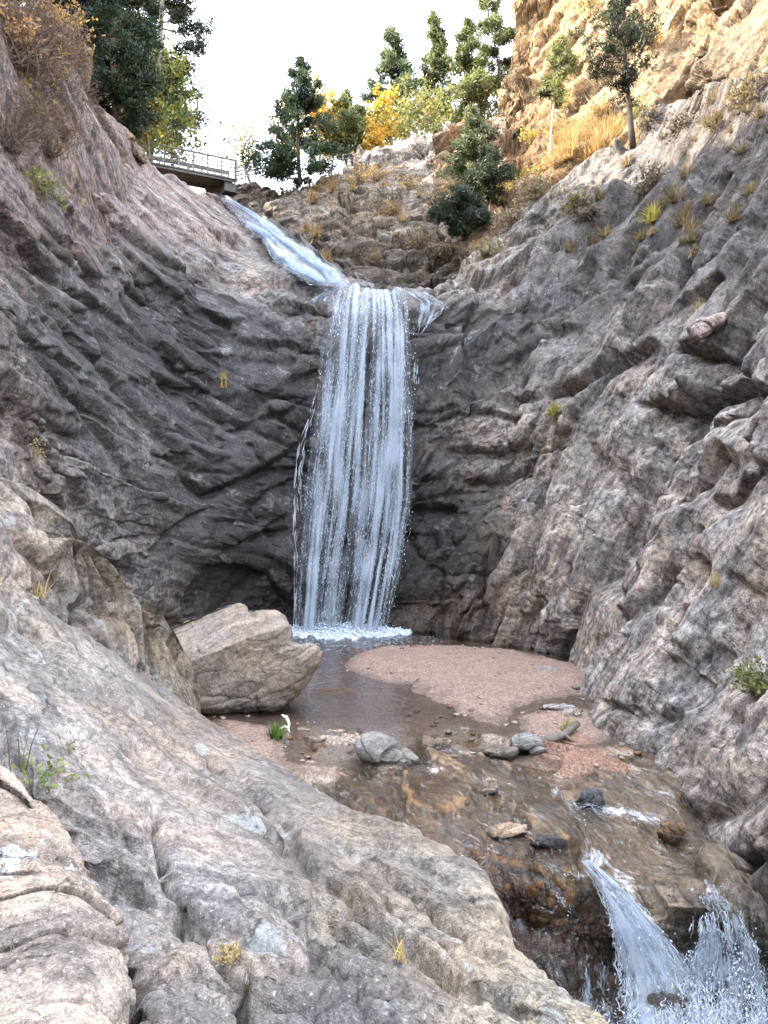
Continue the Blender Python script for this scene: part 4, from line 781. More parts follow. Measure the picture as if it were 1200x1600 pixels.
strands(cm, CA, 1300, bump_dens(1), .04, .006, .16, wob=.03, seed=1); strands(cm, CA, 700, bump_dens(1), .14, .007, .1, wob=.03, seed=11); strands(cm, CB, 500, bump_dens(2), .10, .005, .12, wob=.01, seed=2); strands(cm, CB, 1200, bump_dens(2), .035, .009, .14, wob=.01, seed=12); strands(cm, CC, 90, bump_dens(3), .10, .006, .1, wob=.02, seed=3); strands(cm, CD, 150, bump_dens(4), .25, .006, .04, wob=.03, seed=4)
r = np.random.RandomState(8)
for f, nn_ in ((CA, 10000), (CB, 7000), (CC, 700)):
    u = r.rand(nn_); t = r.rand(nn_) ** .8; k = r.rand(nn_) < (bump_dens(5)(u, t) + .04) * np.clip((t - .12) / .3, 0, 1); c = f.at(u[k], t[k], 0) + np.stack([.02 * r.randn(k.sum()), -np.abs(r.randn(k.sum())) * .09, .05 * r.randn(k.sum())], 1)
    drops(cm, c, .003 + .008 * r.rand(k.sum()) ** 2, (1.2, 1, 1.5))
# white riffles on the stream
def riffle(path, n, spread, width=.013, seed=0):
    spread *= 1.6; n = int(n * .3); width *= .6
    L = [(a, b - spread) for a, b in path]; R = [(a, b + spread) for a, b in path]; f = mkfall(L, R, .035)
    strands(cm, f, n, bump_dens(seed + 20), .13, width * .45, .03, wob=.06, seed=seed)
    u = r.rand(n); t = r.rand(n); k = r.rand(n) < bump_dens(seed + 20)(u, t); drops(cm, f.at(u[k], t[k], .03) + .012 * r.randn(k.sum(), 3), .003 + .006 * r.rand(k.sum()), (1.4, 1.2, .7))
for i, (pth, n_, s_) in enumerate([([(890, 1268), (920, 1262), (960, 1268), (1000, 1275), (1030, 1280)], 420, 7), ([(880, 1250), (900, 1275), (915, 1288)], 130, 5), ([(662, 1210), (680, 1222), (700, 1226)], 110, 6), ([(700, 1184), (730, 1192), (750, 1190)], 90, 4), ([(860, 1228), (874, 1238), (880, 1250)], 70, 4), ([(870, 1400), (884, 1415), (892, 1425)], 80, 6), ([(848, 1348), (880, 1362), (905, 1372)], 90, 4), ([(920, 1330), (935, 1338), (930, 1350)], 120, 6), ([(1000, 1235), (1030, 1245), (1060, 1262)], 60, 5), ([(790, 1268), (820, 1272), (840, 1270)], 40, 3)]): riffle(pth, n_, s_, seed=i)
cw = cm.build('white_water', M_WHITE, None, True); tag(cw, kind='structure')
for f, sd_, lf_ in ((CA, 1, .05), (CB, 2, .05), (CA, 3, .11), (CB, 4, .09), (CA, 6, .17), (CC, 3, .05)):
    p, fc, co, dn = veil(f, lf_, sd_ + 5, dens=bump_dens(sd_), amp=.05); mesh_np('water_veil', p, fc, M_VEIL, cw, attrs={'rockco': ('FLOAT_VECTOR', co * np.array((2.5, 2.5, 1))), 'dens': ('FLOAT', dn * .9 - .42 - .5 * np.clip(.10 - dn, 0, .1) / .1)})
# ------------------------------------------------------------------ boulders and stones
def blob(name, outline, d0, front, back, mat, tint, seed, center=None, tilt=None, A=(.10, .05, .02), N=320, K=90, pw=3.0, B=None, stain=0., wet_py=None, amp=1.0, cr=(), cells=(.8, .35, .13)):
    """closed stone whose silhouette is an outline; domed front and back with real thickness"""
    ol = np.array(outline, float); cx, cy = center or ol.mean(0)
    seg = np.roll(ol, -1, 0) - ol; L = np.concatenate([[0], np.cumsum(np.hypot(seg[:, 0], seg[:, 1]))]); s = np.linspace(0, L[-1], N, endpoint=False)
    cl = np.concatenate([ol, ol[:1]]); ox = np.interp(s, L, cl[:, 0]); oy = np.interp(s, L, cl[:, 1])
    for _ in range(2): ox = (np.roll(ox, 1) + ox * 2 + np.roll(ox, -1)) / 4; oy = (np.roll(oy, 1) + oy * 2 + np.roll(oy, -1)) / 4
    r = np.linspace(0, 1, K) ** .8; X = cx + r[:, None] * (ox - cx); Y = cy + r[:, None] * (oy - cy)
    dome = np.sqrt(np.clip(1 - r ** pw, 0, 1))[:, None] * np.ones((1, N)); tl = tilt(X, Y) if tilt else 0 * X
    outs = []
    for sg, th in ((-1, front), (1, back)):
        d = d0 + tl * (1 if sg < 0 else .6) + sg * th * dome; pos, n = surf_grid(X, Y, d) if sg < 0 else (np.stack(P(X, Y, d), -1), None)
        if sg < 0:
            pf = pos
        outs.append(np.stack(P(X, Y, d), -1))
    F, Bk = outs; pts = np.concatenate([F.reshape(-1, 3), Bk[:-1][::-1].reshape(-1, 3)])   # front rings, then back rings from rim to centre
    ny = K + K - 1; i = np.arange(ny * N).reshape(ny, N); i = np.concatenate([i, i[:, :1]], 1)
    faces = np.stack([i[:-1, :-1], i[1:, :-1], i[1:, 1:], i[:-1, 1:]], -1).reshape(-1, 4)
    g = np.concatenate([pts.reshape(ny, N, 3)[:, -1:], pts.reshape(ny, N, 3), pts.reshape(ny, N, 3)[:, :1]], 1)
    du = (g[:, 2:] - g[:, :-2]); dv = np.gradient(pts.reshape(ny, N, 3), axis=0); nrm = np.cross(du, dv).reshape(-1, 3); ln = np.linalg.norm(nrm, axis=1, keepdims=True)
    ctr = pts.mean(0); rad = pts - ctr; rad /= np.linalg.norm(rad, axis=1, keepdims=True) + 1e-9
    nrm = np.where(ln > 1e-9, nrm / (ln + 1e-12), rad); sgn = np.sign((nrm * rad).sum(1)); m0 = np.median(sgn); nrm = nrm * (1 if m0 >= 0 else -1); nrm = nrm * .7 + rad * .3
    h, q = rock_disp(pts, B if B is not None else B_NEAR, seed, A=A, cells=cells, ridge=.025 * amp, fine=.012 * amp, warp=.25, stretch=.5)
    if len(cr):
        XX = np.concatenate([X.ravel(), X[:-1][::-1].ravel()]); YY = np.concatenate([Y.ravel(), Y[:-1][::-1].ravel()]); fr = np.arange(len(pts)) < K * N
        for poly, dep, soft in cr: h -= crease(XX, YY, poly, dep, soft) * fr
    pts = pts + nrm * h[:, None]; q += ((nrm * h[:, None]).astype(F32) @ (B if B is not None else B_NEAR).T) * np.array((.5, 1, 1), F32)
    tn = np.tile(np.array(tint, F32) * .74, (len(pts), 1)); wet = np.zeros(len(pts), F32)
    if wet_py is not None: wet = sstep(wet_py + .16, wet_py + .04, pts[:, 2] + .03 * gnoise(pts * 3)).astype(F32)
    base = Vector((float(ctr[0]), float(ctr[1]), float(pts[:, 2].min())))
    o = mesh_np(name, pts - np.array(base), faces, mat, attrs={'tint': ('FLOAT_COLOR', tn), 'rockco': ('FLOAT_VECTOR', q), 'stain': ('FLOAT', np.full(len(pts), stain, F32)), 'wet': ('FLOAT', wet)})
    o.location = base; return o
M_BOULD = rock_mat('boulder_rock', lichen=.1, stain=.6, fine=1.2, bumpk=.35, contrast=.7, speck=.4, facet=.2, fs=1.5, pale=(.36, .31, .25))
OUT_B = [(205, 1024), (230, 1001), (262, 984), (300, 968), (348, 948), (372, 943), (384, 948), (392, 957), (412, 954), (430, 954), (443, 962), (450, 972), (455, 988), (458, 1004), (468, 1008), (484, 1005), (498, 1011), (502, 1022), (497, 1038), (480, 1062), (458, 1086), (440, 1104), (425, 1114), (385, 1119), (345, 1124), (300, 1120), (255, 1090), (225, 1040)]
def btilt(X, Y):
    line = np.interp(X, [222, 290, 400, 450, 505], [1030, 1036, 992, 978, 1018]); up = np.clip(line - Y, 0, 200) / FPX * 13.3; dn = np.clip(Y - line, 0, 300) / FPX * 13.3
    return 1.7 * up + .30 * dn + .25 * np.clip(X - 440, 0, 80) / FPX * 13
tag(blob('boulder', OUT_B, 13.25, .45, 1.3, M_BOULD, (.30, .245, .195), 31, (365, 1040), btilt, A=(.045, .02, .010), B=basis((0, 0, 0), (1, .2, .5)), stain=.12, wet_py=.03, pw=4.5,
     cr=[([(330, 1078), (340, 1040), (346, 1010)], .07, 8), ([(384, 952), (400, 964), (418, 962)], .10, 8), ([(250, 1040), (320, 1012), (400, 975)], .05, 14), ([(310, 1085), (400, 1092), (460, 1070)], .05, 14)]),
    'huge pale grey boulder with sloping flat top and beak, sitting in the plunge pool', 'boulder')
M_LICH = rock_mat('crusted_granite', lichen=.9, stain=.8, fine=2.0, lich_scale=2.6, bumpk=.5, facet=.2, fs=1.5, speck=.7, stain_col=(.07, .066, .066), lichen_col=(.40, .44, .45), pale=(.40, .34, .27))
OUT_N = [(-130, 1115), (-40, 1175), (0, 1205), (36, 1236), (72, 1276), (104, 1330), (124, 1382), (146, 1424), (172, 1464), (188, 1500), (194, 1540), (186, 1600), (170, 1700), (60, 1760), (-150, 1760), (-190, 1400)]
tag(blob('lichen_boulder', OUT_N, 2.85, .36, .5, M_LICH, (.32, .255, .20), 33, (20, 1480), lambda X, Y: (1480 - Y) / FPX * 3.6, A=(.03, .02, .010), N=700, K=300, pw=3.5, B=basis((0, 0, 0), (1, .3, -.2)), stain=.16, amp=.8, cells=(.5, .22, .09), cr=[([(0, 1510), (70, 1478), (140, 1455)][::-1], .03, 7)]),
    'lichen spotted pinkish granite boulder wedged against the slab beneath the weed', 'boulder')
def pebble(name, px, py, w, h, tint, seed, label, lift=.0, z=0.0, n=64, k=22, mat=None, shape=None, stain=0., depth=.5):
    z -= .03; d = pool_d(py + h * .5, z); r = np.random.RandomState(seed)
    a = np.linspace(0, 2 * math.pi, 18, endpoint=False); rr = 1 + .13 * r.randn(18) * .8
    ol = shape or [(px + w / 2 * math.cos(t) * q, py + h / 2 * math.sin(t) * q) for t, q in zip(a, rr)]
    wm = w / FPX * d
    o = blob(name, ol, d, wm * depth * .6, wm * depth, mat or M_BOULD, tint, seed, (px, py), None, A=(wm * .10, wm * .06, wm * .02), N=n * 2, K=k * 2, pw=2.2, B=basis((0, 0, 0), (1, .3, .1)), stain=stain, wet_py=z + .03, amp=min(.6, wm), cells=(max(wm * .8, .1), max(wm * .35, .05), max(wm * .15, .03)))
    return tag(o, label, 'stone')
pebble('stone', 826, 1162, 58, 36, (.30, .31, .31), 41, 'smooth blue grey stone at the end of the driftwood log', z=-.03, shape=[(797, 1156), (806, 1149), (826, 1146), (842, 1150), (852, 1158), (855, 1168), (846, 1176), (826, 1180), (806, 1176), (798, 1166)])
pebble('stone', 606, 1184, 100, 46, (.27, .245, .21), 42, z=-.2, depth=.3, label='long flat pale stone with dark underside breaking the shallow water', shape=[(555, 1164), (570, 1158), (592, 1156), (612, 1162), (632, 1172), (650, 1186), (660, 1198), (652, 1206), (630, 1208), (606, 1204), (586, 1192), (566, 1178)], stain=.25)
pebble('stone', 765, 1230, 28, 34, (.30, .22, .18), 43, 'small upright pinkish stone midstream', z=-.05)
pebble('stone', 922, 1248, 40, 32, (.07, .07, .075), 44, 'dark wet stone splashed by the white riffle', z=-.1)
pebble('stone', 870, 1106, 58, 14, (.40, .37, .33), 45, 'flat pale slab of stone at the edge of the gravel bar')
pebble('stone', 893, 1118, 34, 18, (.33, .31, .28), 46, 'grey stone lying next to the flat pale slab')
pebble('stone', 855, 1050, 46, 14, (.25, .23, .21), 47, 'grey stone under the twigs on the gravel bar')
pebble('stone', 785, 1178, 44, 18, (.22, .19, .15), 48, 'low brown stone awash before the blue grey stone', z=-.05)
pebble('stone', 905, 1076, 22, 12, (.3, .28, .26), 49, 'little grey stone at the foot of the right wall by the gravel')
pebble('stone', 636, 1296, 46, 14, (.34, .31, .27), 50, 'narrow pale stone between slab and stream', z=-.1)
pebble('stone', 860, 1318, 54, 22, (.06, .05, .05), 51, 'black wet rock with water curling over it', z=-.14)
pebble('stone', 1050, 1300, 40, 34, (.16, .10, .06), 52, 'brown algae coated rock below the orange brush', z=-.27)
pebble('stone', 790, 1302, 70, 26, (.30, .22, .15), 53, 'rounded tan rock under the thin stream film', z=-.22)
M_LEDGE = rock_mat('pink_ledge_rock', lichen=.1, stain=.2, seam=.4, bumpk=.6)
def wallblock(px, py, w, h, d, tint, seed, label, shape=None, cat='rock', mat=None, thick=.5):
    wm = w / FPX * d; o = blob('rock_block', shape or [(px - w / 2, py + h * .1), (px - w * .2, py - h / 2), (px + w / 2, py - h * .4), (px + w * .45, py + h * .2), (px + w * .1, py + h / 2), (px - w * .3, py + h * .45)], d, wm * thick, wm * .8, mat or M_LEDGE, tint, seed, (px, py), None, A=(wm * .08, wm * .05, wm * .02), N=160, K=50, pw=6, B=B_RIGHT, amp=min(wm, 1), cells=(wm * .8, wm * .35, wm * .15))
    return tag(o, label, cat)
def wd(key, px, py):
    v = on(key, px, py); return v.y
wallblock(1102, 512, 66, 44, wd('main', 1102, 516) - .1, (.36, .29, .26), 61, 'tilted pinkish block jutting from the right wall', [(1074, 512), (1086, 500), (1128, 494), (1136, 502), (1112, 524), (1092, 534), (1078, 528)])
wallblock(128, 108, 36, 80, 19.4, (.33, .20, .11), 62, 'tall orange brown rock standing on the left ridge before the spruces', [(104, 74), (120, 72), (142, 78), (143, 100), (138, 148), (128, 140), (116, 120), (108, 96)], mat=M_WARM)
wallblock(196, 214, 66, 60, 26.8, (.27, .19, .125), 63, 'squared brown rock on the left ridge beside the bridge', [(160, 178), (190, 200), (208, 216), (222, 240), (226, 256), (206, 252), (184, 226), (164, 200)], mat=M_WARM)
wallblock(580, 252, 38, 28, 49.5, (.34, .31, .275), 64, 'rounded pale boulder beside the walker on the knoll')

# ------------------------------------------------------------------ trees and plants
M_BARK = plain_mat('pine_bark', (1, 1, 1), rough=.9, var=.4, scale=9, bump=.03, use_tint=True)
M_NEEDLE = leaf_mat('needles', (1, 1, 1, 1), .3); M_LEAF = leaf_mat('leaves', (1, 1, 1, 1), .5); M_DRY = leaf_mat('dry_grass', (1, 1, 1, 1), .35)
def leafset(mb, C, D, Lg, Wd, col, r, var=.25):
    """thin leaf triangles: centre, direction, length, width"""
    C = np.asarray(C, F32); D = np.asarray(D, F32); D = D / (np.linalg.norm(D, axis=1, keepdims=True) + 1e-9); n = len(C)
    s = np.cross(D, r.randn(n, 3)); s /= np.linalg.norm(s, axis=1, keepdims=True) + 1e-9
    Lg = (Lg * (.6 + .8 * r.rand(n)))[:, None]; Wd = (Wd * (.6 + .8 * r.rand(n)))[:, None]
    V = np.stack([C - s * Wd * .5, C + s * Wd * .5, C + D * Lg + s * Wd * .35, C + D * Lg - s * Wd * .35], 1).reshape(-1, 3)
    cc = np.array(col, F32)[None] * (1 - var + 2 * var * r.rand(n, 1)) if np.ndim(col) == 1 else np.asarray(col, F32) * (1 - var + 2 * var * r.rand(n, 1))
    mb.add(V, None, np.arange(4 * n).reshape(-1, 4), np.repeat(cc, 4, 0))
def pine(name, loc, H, label, cat='tree', R=.22, base=.25, col=(.05, .075, .03), col2=None, n_br=60, dens=55, tuft=.2, seed=0, lean=(0, 0), droop=.15, top=.35, trunk_col=(.12, .085, .06), tr=.018, gaps=.25, group=None, lw=.042, asym=0.0):
    lw = .00125 * loc[1]; tuft = .0050 * loc[1]
    r = np.random.RandomState(seed); root = empty(name, loc); tag(root, label, cat, group)
    tb = MB(); K = 9; ax = lambda f: Vector((lean[0] * H * f + .012 * H * math.sin(f * 5 + seed), lean[1] * H * f + .01 * H * math.cos(f * 4 + seed), H * f))
    tb.tube([ax(k / K) for k in range(K + 1)], [H * tr * (1 - .93 * k / K) + .012 for k in range(K + 1)], 8, trunk_col)
    cb = MB(); Cs, Ds, Cc = [], [], []
    for k in range(n_br):
        wh = max(8, int(n_br / 2.6)); f = base + (1 - base) * min(.995, (int(k * wh / n_br) + .5 + .22 * r.randn()) / wh); f = max(base, f)
        if r.rand() < gaps and f < .9: continue
        g = (f - base) / (1 - base); prof = (min(1, (g + .12) / top) if g < top else (1 - g) / (1 - top) * .92 + .08) * (.45 + .75 * r.rand())
        a = r.rand() * 6.283; l = H * R * 1.3 * prof * (1 + asym * math.cos(a)); st = ax(f); up = .35 * (g - .3) - droop + .15 * r.randn() * .5
        dirv = Vector((math.cos(a), math.sin(a), up)); pts = [st + dirv * l * s + Vector((0, 0, .18 * l * s * s)) for s in (0, .35, .7, 1)]
        tb.tube(pts, [max(.008, H * .0035 * (1.2 - s) * (1.1 - .6 * g)) for s in (0, .35, .7, 1)], 4, trunk_col)
        m = max(5, int(dens * 1.25 * prof * (.5 + r.rand())))
        s = .28 + .74 * r.rand(m) ** .75; c = np.array([pts[0].lerp(pts[3], q) for q in s]); c[:, 2] += .18 * l * s * s
        spread = l * .15 * (.25 + s); side = r.randn(m, 3) * spread[:, None] * np.array((1, 1, .38)); cl = r.randint(0, max(2, m // 8), m); off = r.randn(max(2, m // 8), 3) * l * .10 * np.array((1, 1, .5)); c = c + side * .55 + off[cl]
        d = np.array(dirv)[None] * .5 + r.randn(m, 3) * .6 + np.array((0, 0, .45)); Cs.append(c); Ds.append(d)
        mixc = np.array(col) if col2 is None else np.array(col) * (1 - min(1, max(0, g + .3 * r.randn()))) + np.array(col2) * min(1, max(0, g + .3 * r.randn()))
        Cc.append(np.tile(mixc, (m, 1)))
    C = np.concatenate(Cs); D = np.concatenate(Ds); cc = np.concatenate(Cc); rep = 14
    C = np.repeat(C, rep, 0) + r.randn(len(C) * rep, 3) * tuft * .5; D = np.repeat(D, rep, 0) + r.randn(len(D) * rep, 3) * .7; cc = np.repeat(cc, rep, 0)
    leafset(cb, C, D, tuft, lw, cc, r, .35)
    tb.build('trunk', M_BARK, root, True); cb.build('crown', M_NEEDLE, root); return root
def broadleaf(name, loc, H, label, cat='tree', R=.3, base=.3, col=(.5, .33, .04), n_leaf=2600, n_br=26, leaf=.16, seed=0, trunk_col=(.25, .21, .16), group=None, col2=None, spread=.55, tr=.014, lean=(0, 0)):
    r = np.random.RandomState(seed); root = empty(name, loc); tag(root, label, cat, group); tb = MB(); ends = []
    ax = lambda f: Vector((lean[0] * H * f + .03 * H * math.sin(f * 4 + seed), lean[1] * H * f, H * f)); tb.tube([ax(k / 6) for k in range(7)], [H * tr * (1 - .85 * k / 6) + .01 for k in range(7)], 6, trunk_col)
    for k in range(n_br):
        f = base + (1 - base) * r.rand(); a = r.rand() * 6.283; l = H * R * (1.15 - .7 * f) * (.5 + .8 * r.rand()); st = ax(f * .92); e = st + Vector((math.cos(a) * l, math.sin(a) * l, l * (.5 + .7 * r.rand()))); mid = st.lerp(e, .5) + Vector((0, 0, -.08 * l))
        tb.tube([st, mid, e], [H * tr * .45 * (1 - f * .6), H * tr * .25, .008], 4, trunk_col); ends.append((mid, l)); ends.append((e, l))
        for q in range(2):
            e2 = e.lerp(mid, r.rand() * .6); d2 = Vector(tuple(r.randn(3))) * l * .28 + Vector((0, 0, .2 * l)); tb.tube([e2, e2 + d2], [.014, .005], 3, trunk_col); ends.append((e2 + d2, l * .7))
    tb.build('trunk', M_BARK, root, True)
    if n_leaf:
        cb = MB(); ids = r.randint(0, len(ends), n_leaf); C = np.array([ends[i][0] for i in ids]) + r.randn(n_leaf, 3) * np.array([[ends[i][1] * spread * .5] for i in ids]); cl = np.array(col, F32)[None].repeat(n_leaf, 0)
        if col2 is not None: mk = (gnoise(C.astype(F32) * .9 + seed) > .0)[:, None]; cl = np.where(mk, np.array(col2, F32)[None], cl)
        leafset(cb, C, r.randn(n_leaf, 3), leaf, leaf * .8, cl, r, .3); cb.build('crown', M_LEAF, root)
    return root
def T(px, py_base, py_top, d): return PV(px, py_base, d), (py_base - py_top) / FPX * d
def PINE(px, pb, pt, d, label, **k): loc, H = T(px, pb, pt, d); return pine(k.pop('name', 'pine_tree'), loc, H, label, **k)
DK = (.026, .042, .022); MD = (.085, .11, .05); LT = (.16, .18, .07); YG = (.20, .21, .045)  # sunlight is put into the lighter MD and LT needle greens
# dark stand on the left
PINE(92, 120, -210, 30, 'broad dark spruce behind the orange ridge rock', name='spruce_tree', R=.20, base=.02, col=DK, n_br=130, dens=44, seed=1, gaps=.05, tuft=.19, group='conifers on the left bank')
PINE(182, 235, -190, 38, 'dense dark spruce reaching down to the ridge beside the tall pale trunk', name='spruce_tree', R=.13, base=.03, col=DK, n_br=150, dens=40, seed=2, gaps=.05, tuft=.19, top=.25, group='conifers on the left bank')
PINE(20, 30, -260, 24, 'dark spruce at the top left corner over the brown brush', name='spruce_tree', R=.16, base=.05, col=DK, n_br=110, dens=55, seed=3, gaps=.12, tuft=.22, group='conifers on the left bank')
PINE(140, 190, -160, 42, 'dark spruce squeezed between two denser spruces', name='spruce_tree', R=.11, base=.1, col=MD, n_br=100, dens=50, seed=4, gaps=.1, tuft=.19, group='conifers on the left bank')
PINE(238, 262, -230, 47, 'tall pine with pale bare trunk and thin grey green crown', R=.13, base=.06, top=.15, col=(.05, .06, .04), n_br=110, dens=80, seed=5, gaps=.25, trunk_col=(.25, .20, .16), tr=.0125, lean=(.035, 0), tuft=.19, group='conifers on the left bank')
PINE(214, 250, -160, 52, 'slim pine seen through the gap between spruce and tall pale trunk', R=.10, base=.06, top=.15, col=(.055, .065, .045), n_br=90, dens=64, seed=6, gaps=.3, trunk_col=(.2, .16, .13), tr=.009, tuft=.19, group='conifers on the left bank')
loc, H = T(265, 270, 108, 46); broadleaf('cottonwood_tree', loc, H, 'yellow green cottonwood at the near end of the footbridge', R=.26, base=.08, col=YG, col2=(.08, .12, .04), n_leaf=3000, n_br=44, leaf=.19, seed=7)
loc, H = T(232, 250, 170, 41); broadleaf('cottonwood_tree', loc, H, 'small yellow green bushy tree hugging the bottom of the tall pale trunk', R=.42, base=.05, col=(.24, .2, .04), col2=(.16, .17, .04), n_leaf=1300, n_br=26, leaf=.15, seed=8)
# round the bridge and knoll
PINE(468, 288, 96, 42.5, 'full dark pine in front of yellow aspens right of the footbridge', R=.275, base=.03, trunk_col=(.06, .045, .035), col=(.045, .068, .036), col2=(.06, .085, .045), n_br=95, dens=34, seed=9, gaps=.25, top=.2, tuft=.22, droop=.05, tr=.017, lw=.045)
loc, H = T(392, 285, 186, 50); broadleaf('bare_tree', loc, H, 'nearly leafless tree with few yellow leaves behind the fence', R=.5, base=.15, col=(.5, .36, .08), n_leaf=420, n_br=40, leaf=.16, seed=10, trunk_col=(.36, .29, .22), tr=.022, lean=(-.25, 0))
loc, H = T(372, 285, 205, 55); broadleaf('bare_tree', loc, H, 'thin bare grey tree leaning over the end of the bridge railing', R=.42, base=.12, col=(.45, .34, .1), n_leaf=60, n_br=30, leaf=.12, seed=11, trunk_col=(.42, .36, .3), tr=.016, lean=(-.05, 0))
loc, H = T(505, 265, 112, 54); broadleaf('aspen_tree', loc, H, 'golden aspen glowing behind the full dark pine', R=.2, base=.2, col=(.62, .36, .03), col2=(.66, .44, .07), n_leaf=2000, n_br=30, leaf=.19, seed=12)
loc, H = T(452, 262, 160, 56); broadleaf('aspen_tree', loc, H, 'small yellow aspen showing through the full dark pine', R=.28, base=.2, col=(.62, .40, .05), n_leaf=700, n_br=20, leaf=.18, seed=13)
PINE(540, 258, 146, 55, 'short light green pine above the walker', R=.28, base=.06, col=(.075, .10, .04), col2=LT, n_br=56, dens=22, seed=14, gaps=.12, tuft=.19, tr=.012)
loc, H = T(598, 250, 145, 56); broadleaf('aspen_tree', loc, H, 'golden aspen beneath the tall pine above the pale boulder', R=.26, base=.15, col=(.6, .36, .04), col2=(.3, .27, .06), n_leaf=1900, n_br=30, leaf=.19, seed=15)
PINE(614, 245, 44, 60, 'tall blue green pine directly behind the golden aspen', R=.16, base=.12, col=(.07, .10, .06), col2=(.11, .14, .07), n_br=70, dens=26, seed=16, gaps=.15, tuft=.19, tr=.012, lean=(-.02, 0))
PINE(680, 230, 22, 62, 'slender pine with visible trunk in the middle of the skyline', R=.125, base=.1, col=MD, col2=LT, n_br=80, dens=20, seed=17, gaps=.2, tuft=.19, tr=.010, lean=(-.02, 0))
PINE(730, 215, 36, 57, 'sunlit yellow green pine left of the cliff edge', R=.18, base=.06, col=LT, col2=(.13, .145, .05), n_br=70, dens=24, seed=18, gaps=.14, tuft=.19, tr=.011)
PINE(790, 200, -30, 58, 'leaning pine touching the edge of the sunlit cliff', R=.13, base=.1, col=MD, col2=LT, n_br=76, dens=22, seed=19, gaps=.22, tuft=.19, lean=(-.14, 0), tr=.010)
loc, H = T(650, 232, 165, 53); broadleaf('shrub_tree', loc, H, 'pale yellow green bushy tree at the bottom of the slender pine', R=.55, base=.04, col=(.15, .17, .05), col2=(.24, .22, .06), n_leaf=1500, n_br=34, leaf=.17, seed=20)
for px_, pb_, pt_, d_, sd_, cl_, c2_, lab_ in ((560, 258, 178, 57, 201, (.34, .30, .07), (.16, .18, .06), 'yellow green aspen between short pine and golden aspen'), (632, 245, 150, 59, 202, (.30, .27, .07), (.15, .17, .06), 'pale green aspen filling the gap right of the golden aspen'), (700, 232, 150, 56, 203, (.28, .26, .08), (.14, .17, .06), 'pale green aspen below the slender and yellow green pines'), (760, 215, 130, 57, 204, (.25, .25, .08), (.13, .16, .06), 'green aspen at the bottom of the leaning pine by the cliff'), (580, 250, 196, 54, 205, (.55, .34, .05), (.5, .36, .08), 'low orange yellow aspen above the rounded pale boulder'), (522, 262, 190, 55, 206, (.45, .33, .06), (.2, .2, .06), 'low yellow green aspen left of the walker')):
    loc, H = T(px_, pb_, pt_, d_); broadleaf('aspen_tree', loc, H, lab_, R=.34, base=.1, col=cl_, col2=c2_, n_leaf=1500, n_br=30, leaf=.17, seed=sd_)
# right hand slope
PINE(986, 232, -8, 25.8, 'dark pine with thick straight trunk on the shaded brow of the right wall', R=.22, base=.30, col=(.036, .043, .024), col2=(.05, .055, .03), n_br=54, dens=20, seed=21, gaps=.25, top=.4, tuft=.17, lean=(-.05, 0), tr=.021, droop=.02, trunk_col=(.06, .045, .035), lw=.032)
PINE(858, 262, 60, 33.5, 'spindly pale trunked pine with soft green top against the lit cliff', R=.12, base=.5, col=(.18, .20, .08), col2=(.22, .235, .10), n_br=45, dens=13, seed=22, gaps=.15, top=.4, tuft=.2, lean=(.09, 0), tr=.0085, trunk_col=(.42, .33, .25), lw=.035)
PINE(736, 312, 172, 34.5, 'grey green fir leaning over the gully below the leaning skyline pine', name='fir_tree', R=.27, base=.05, col=(.085, .105, .06), col2=(.19, .205, .10), n_br=60, dens=24, seed=23, gaps=.18, tuft=.19, top=.3, tr=.014, lean=(.0, 0), lw=.04)
PINE(768, 344, 236, 32, 'dark small pine with thin stem in the gully', R=.3, base=.3, col=(.04, .055, .03), n_br=44, dens=20, seed=24, gaps=.2, tuft=.17, top=.35, tr=.012, lean=(-.08, 0), lw=.036)
PINE(722, 368, 302, 31, 'bushy dark juniper at the foot of the gully', name='juniper_tree', R=.44, base=.05, col=(.05, .066, .045), n_br=60, dens=40, seed=25, gaps=.08, tuft=.14, top=.45, tr=.03, lw=.035)

def shrub(name, loc, s, label, cat='shrub', col=(.22, .14, .08), twig=(.16, .11, .085), n_tw=60, n_lf=200, leaf=.07, seed=0, group=None, flat=.8, up=(0, 0, 1), mat=None, lk=None):
    r = np.random.RandomState(seed); root = empty(name, loc); tag(root, label, cat, group); tb = MB(); pts = []
    for k in range(n_tw):
        a = r.rand() * 6.283; th = r.rand() ** .6 * 1.25; d = Vector((math.cos(a) * math.sin(th), math.sin(a) * math.sin(th), math.cos(th) * flat + .15)); l = s * (.45 + .6 * r.rand()); p0 = Vector(tuple(r.randn(3) * s * .12 * np.array((1, 1, .2)))); p1 = p0 + d * l * .5 + Vector(tuple(r.randn(3) * l * .1)); p2 = p0 + d * l + Vector(tuple(r.randn(3) * l * .14))
        tb.tube([p0, p1, p2], [s * .011, s * .007, s * .003], 3, twig); pts += [p1.lerp(p2, q) for q in (.3, .7, 1.0)]
        q2 = p1 + Vector(tuple(r.randn(3))) * l * .25; tb.tube([p1, q2], [s * .006, s * .003], 3, twig); pts.append(q2)
    tb.build('stems', M_BARK, root)
    if n_lf:
        lb = MB(); ids = r.randint(0, len(pts), n_lf); C = np.array([pts[i] for i in ids]) + r.randn(n_lf, 3) * s * .07; leafset(lb, C, r.randn(n_lf, 3) + np.array((0, 0, .4)), leaf, leaf * .55, np.array(col), r, .4); lb.build('foliage', mat or M_LEAF, root)
    return root
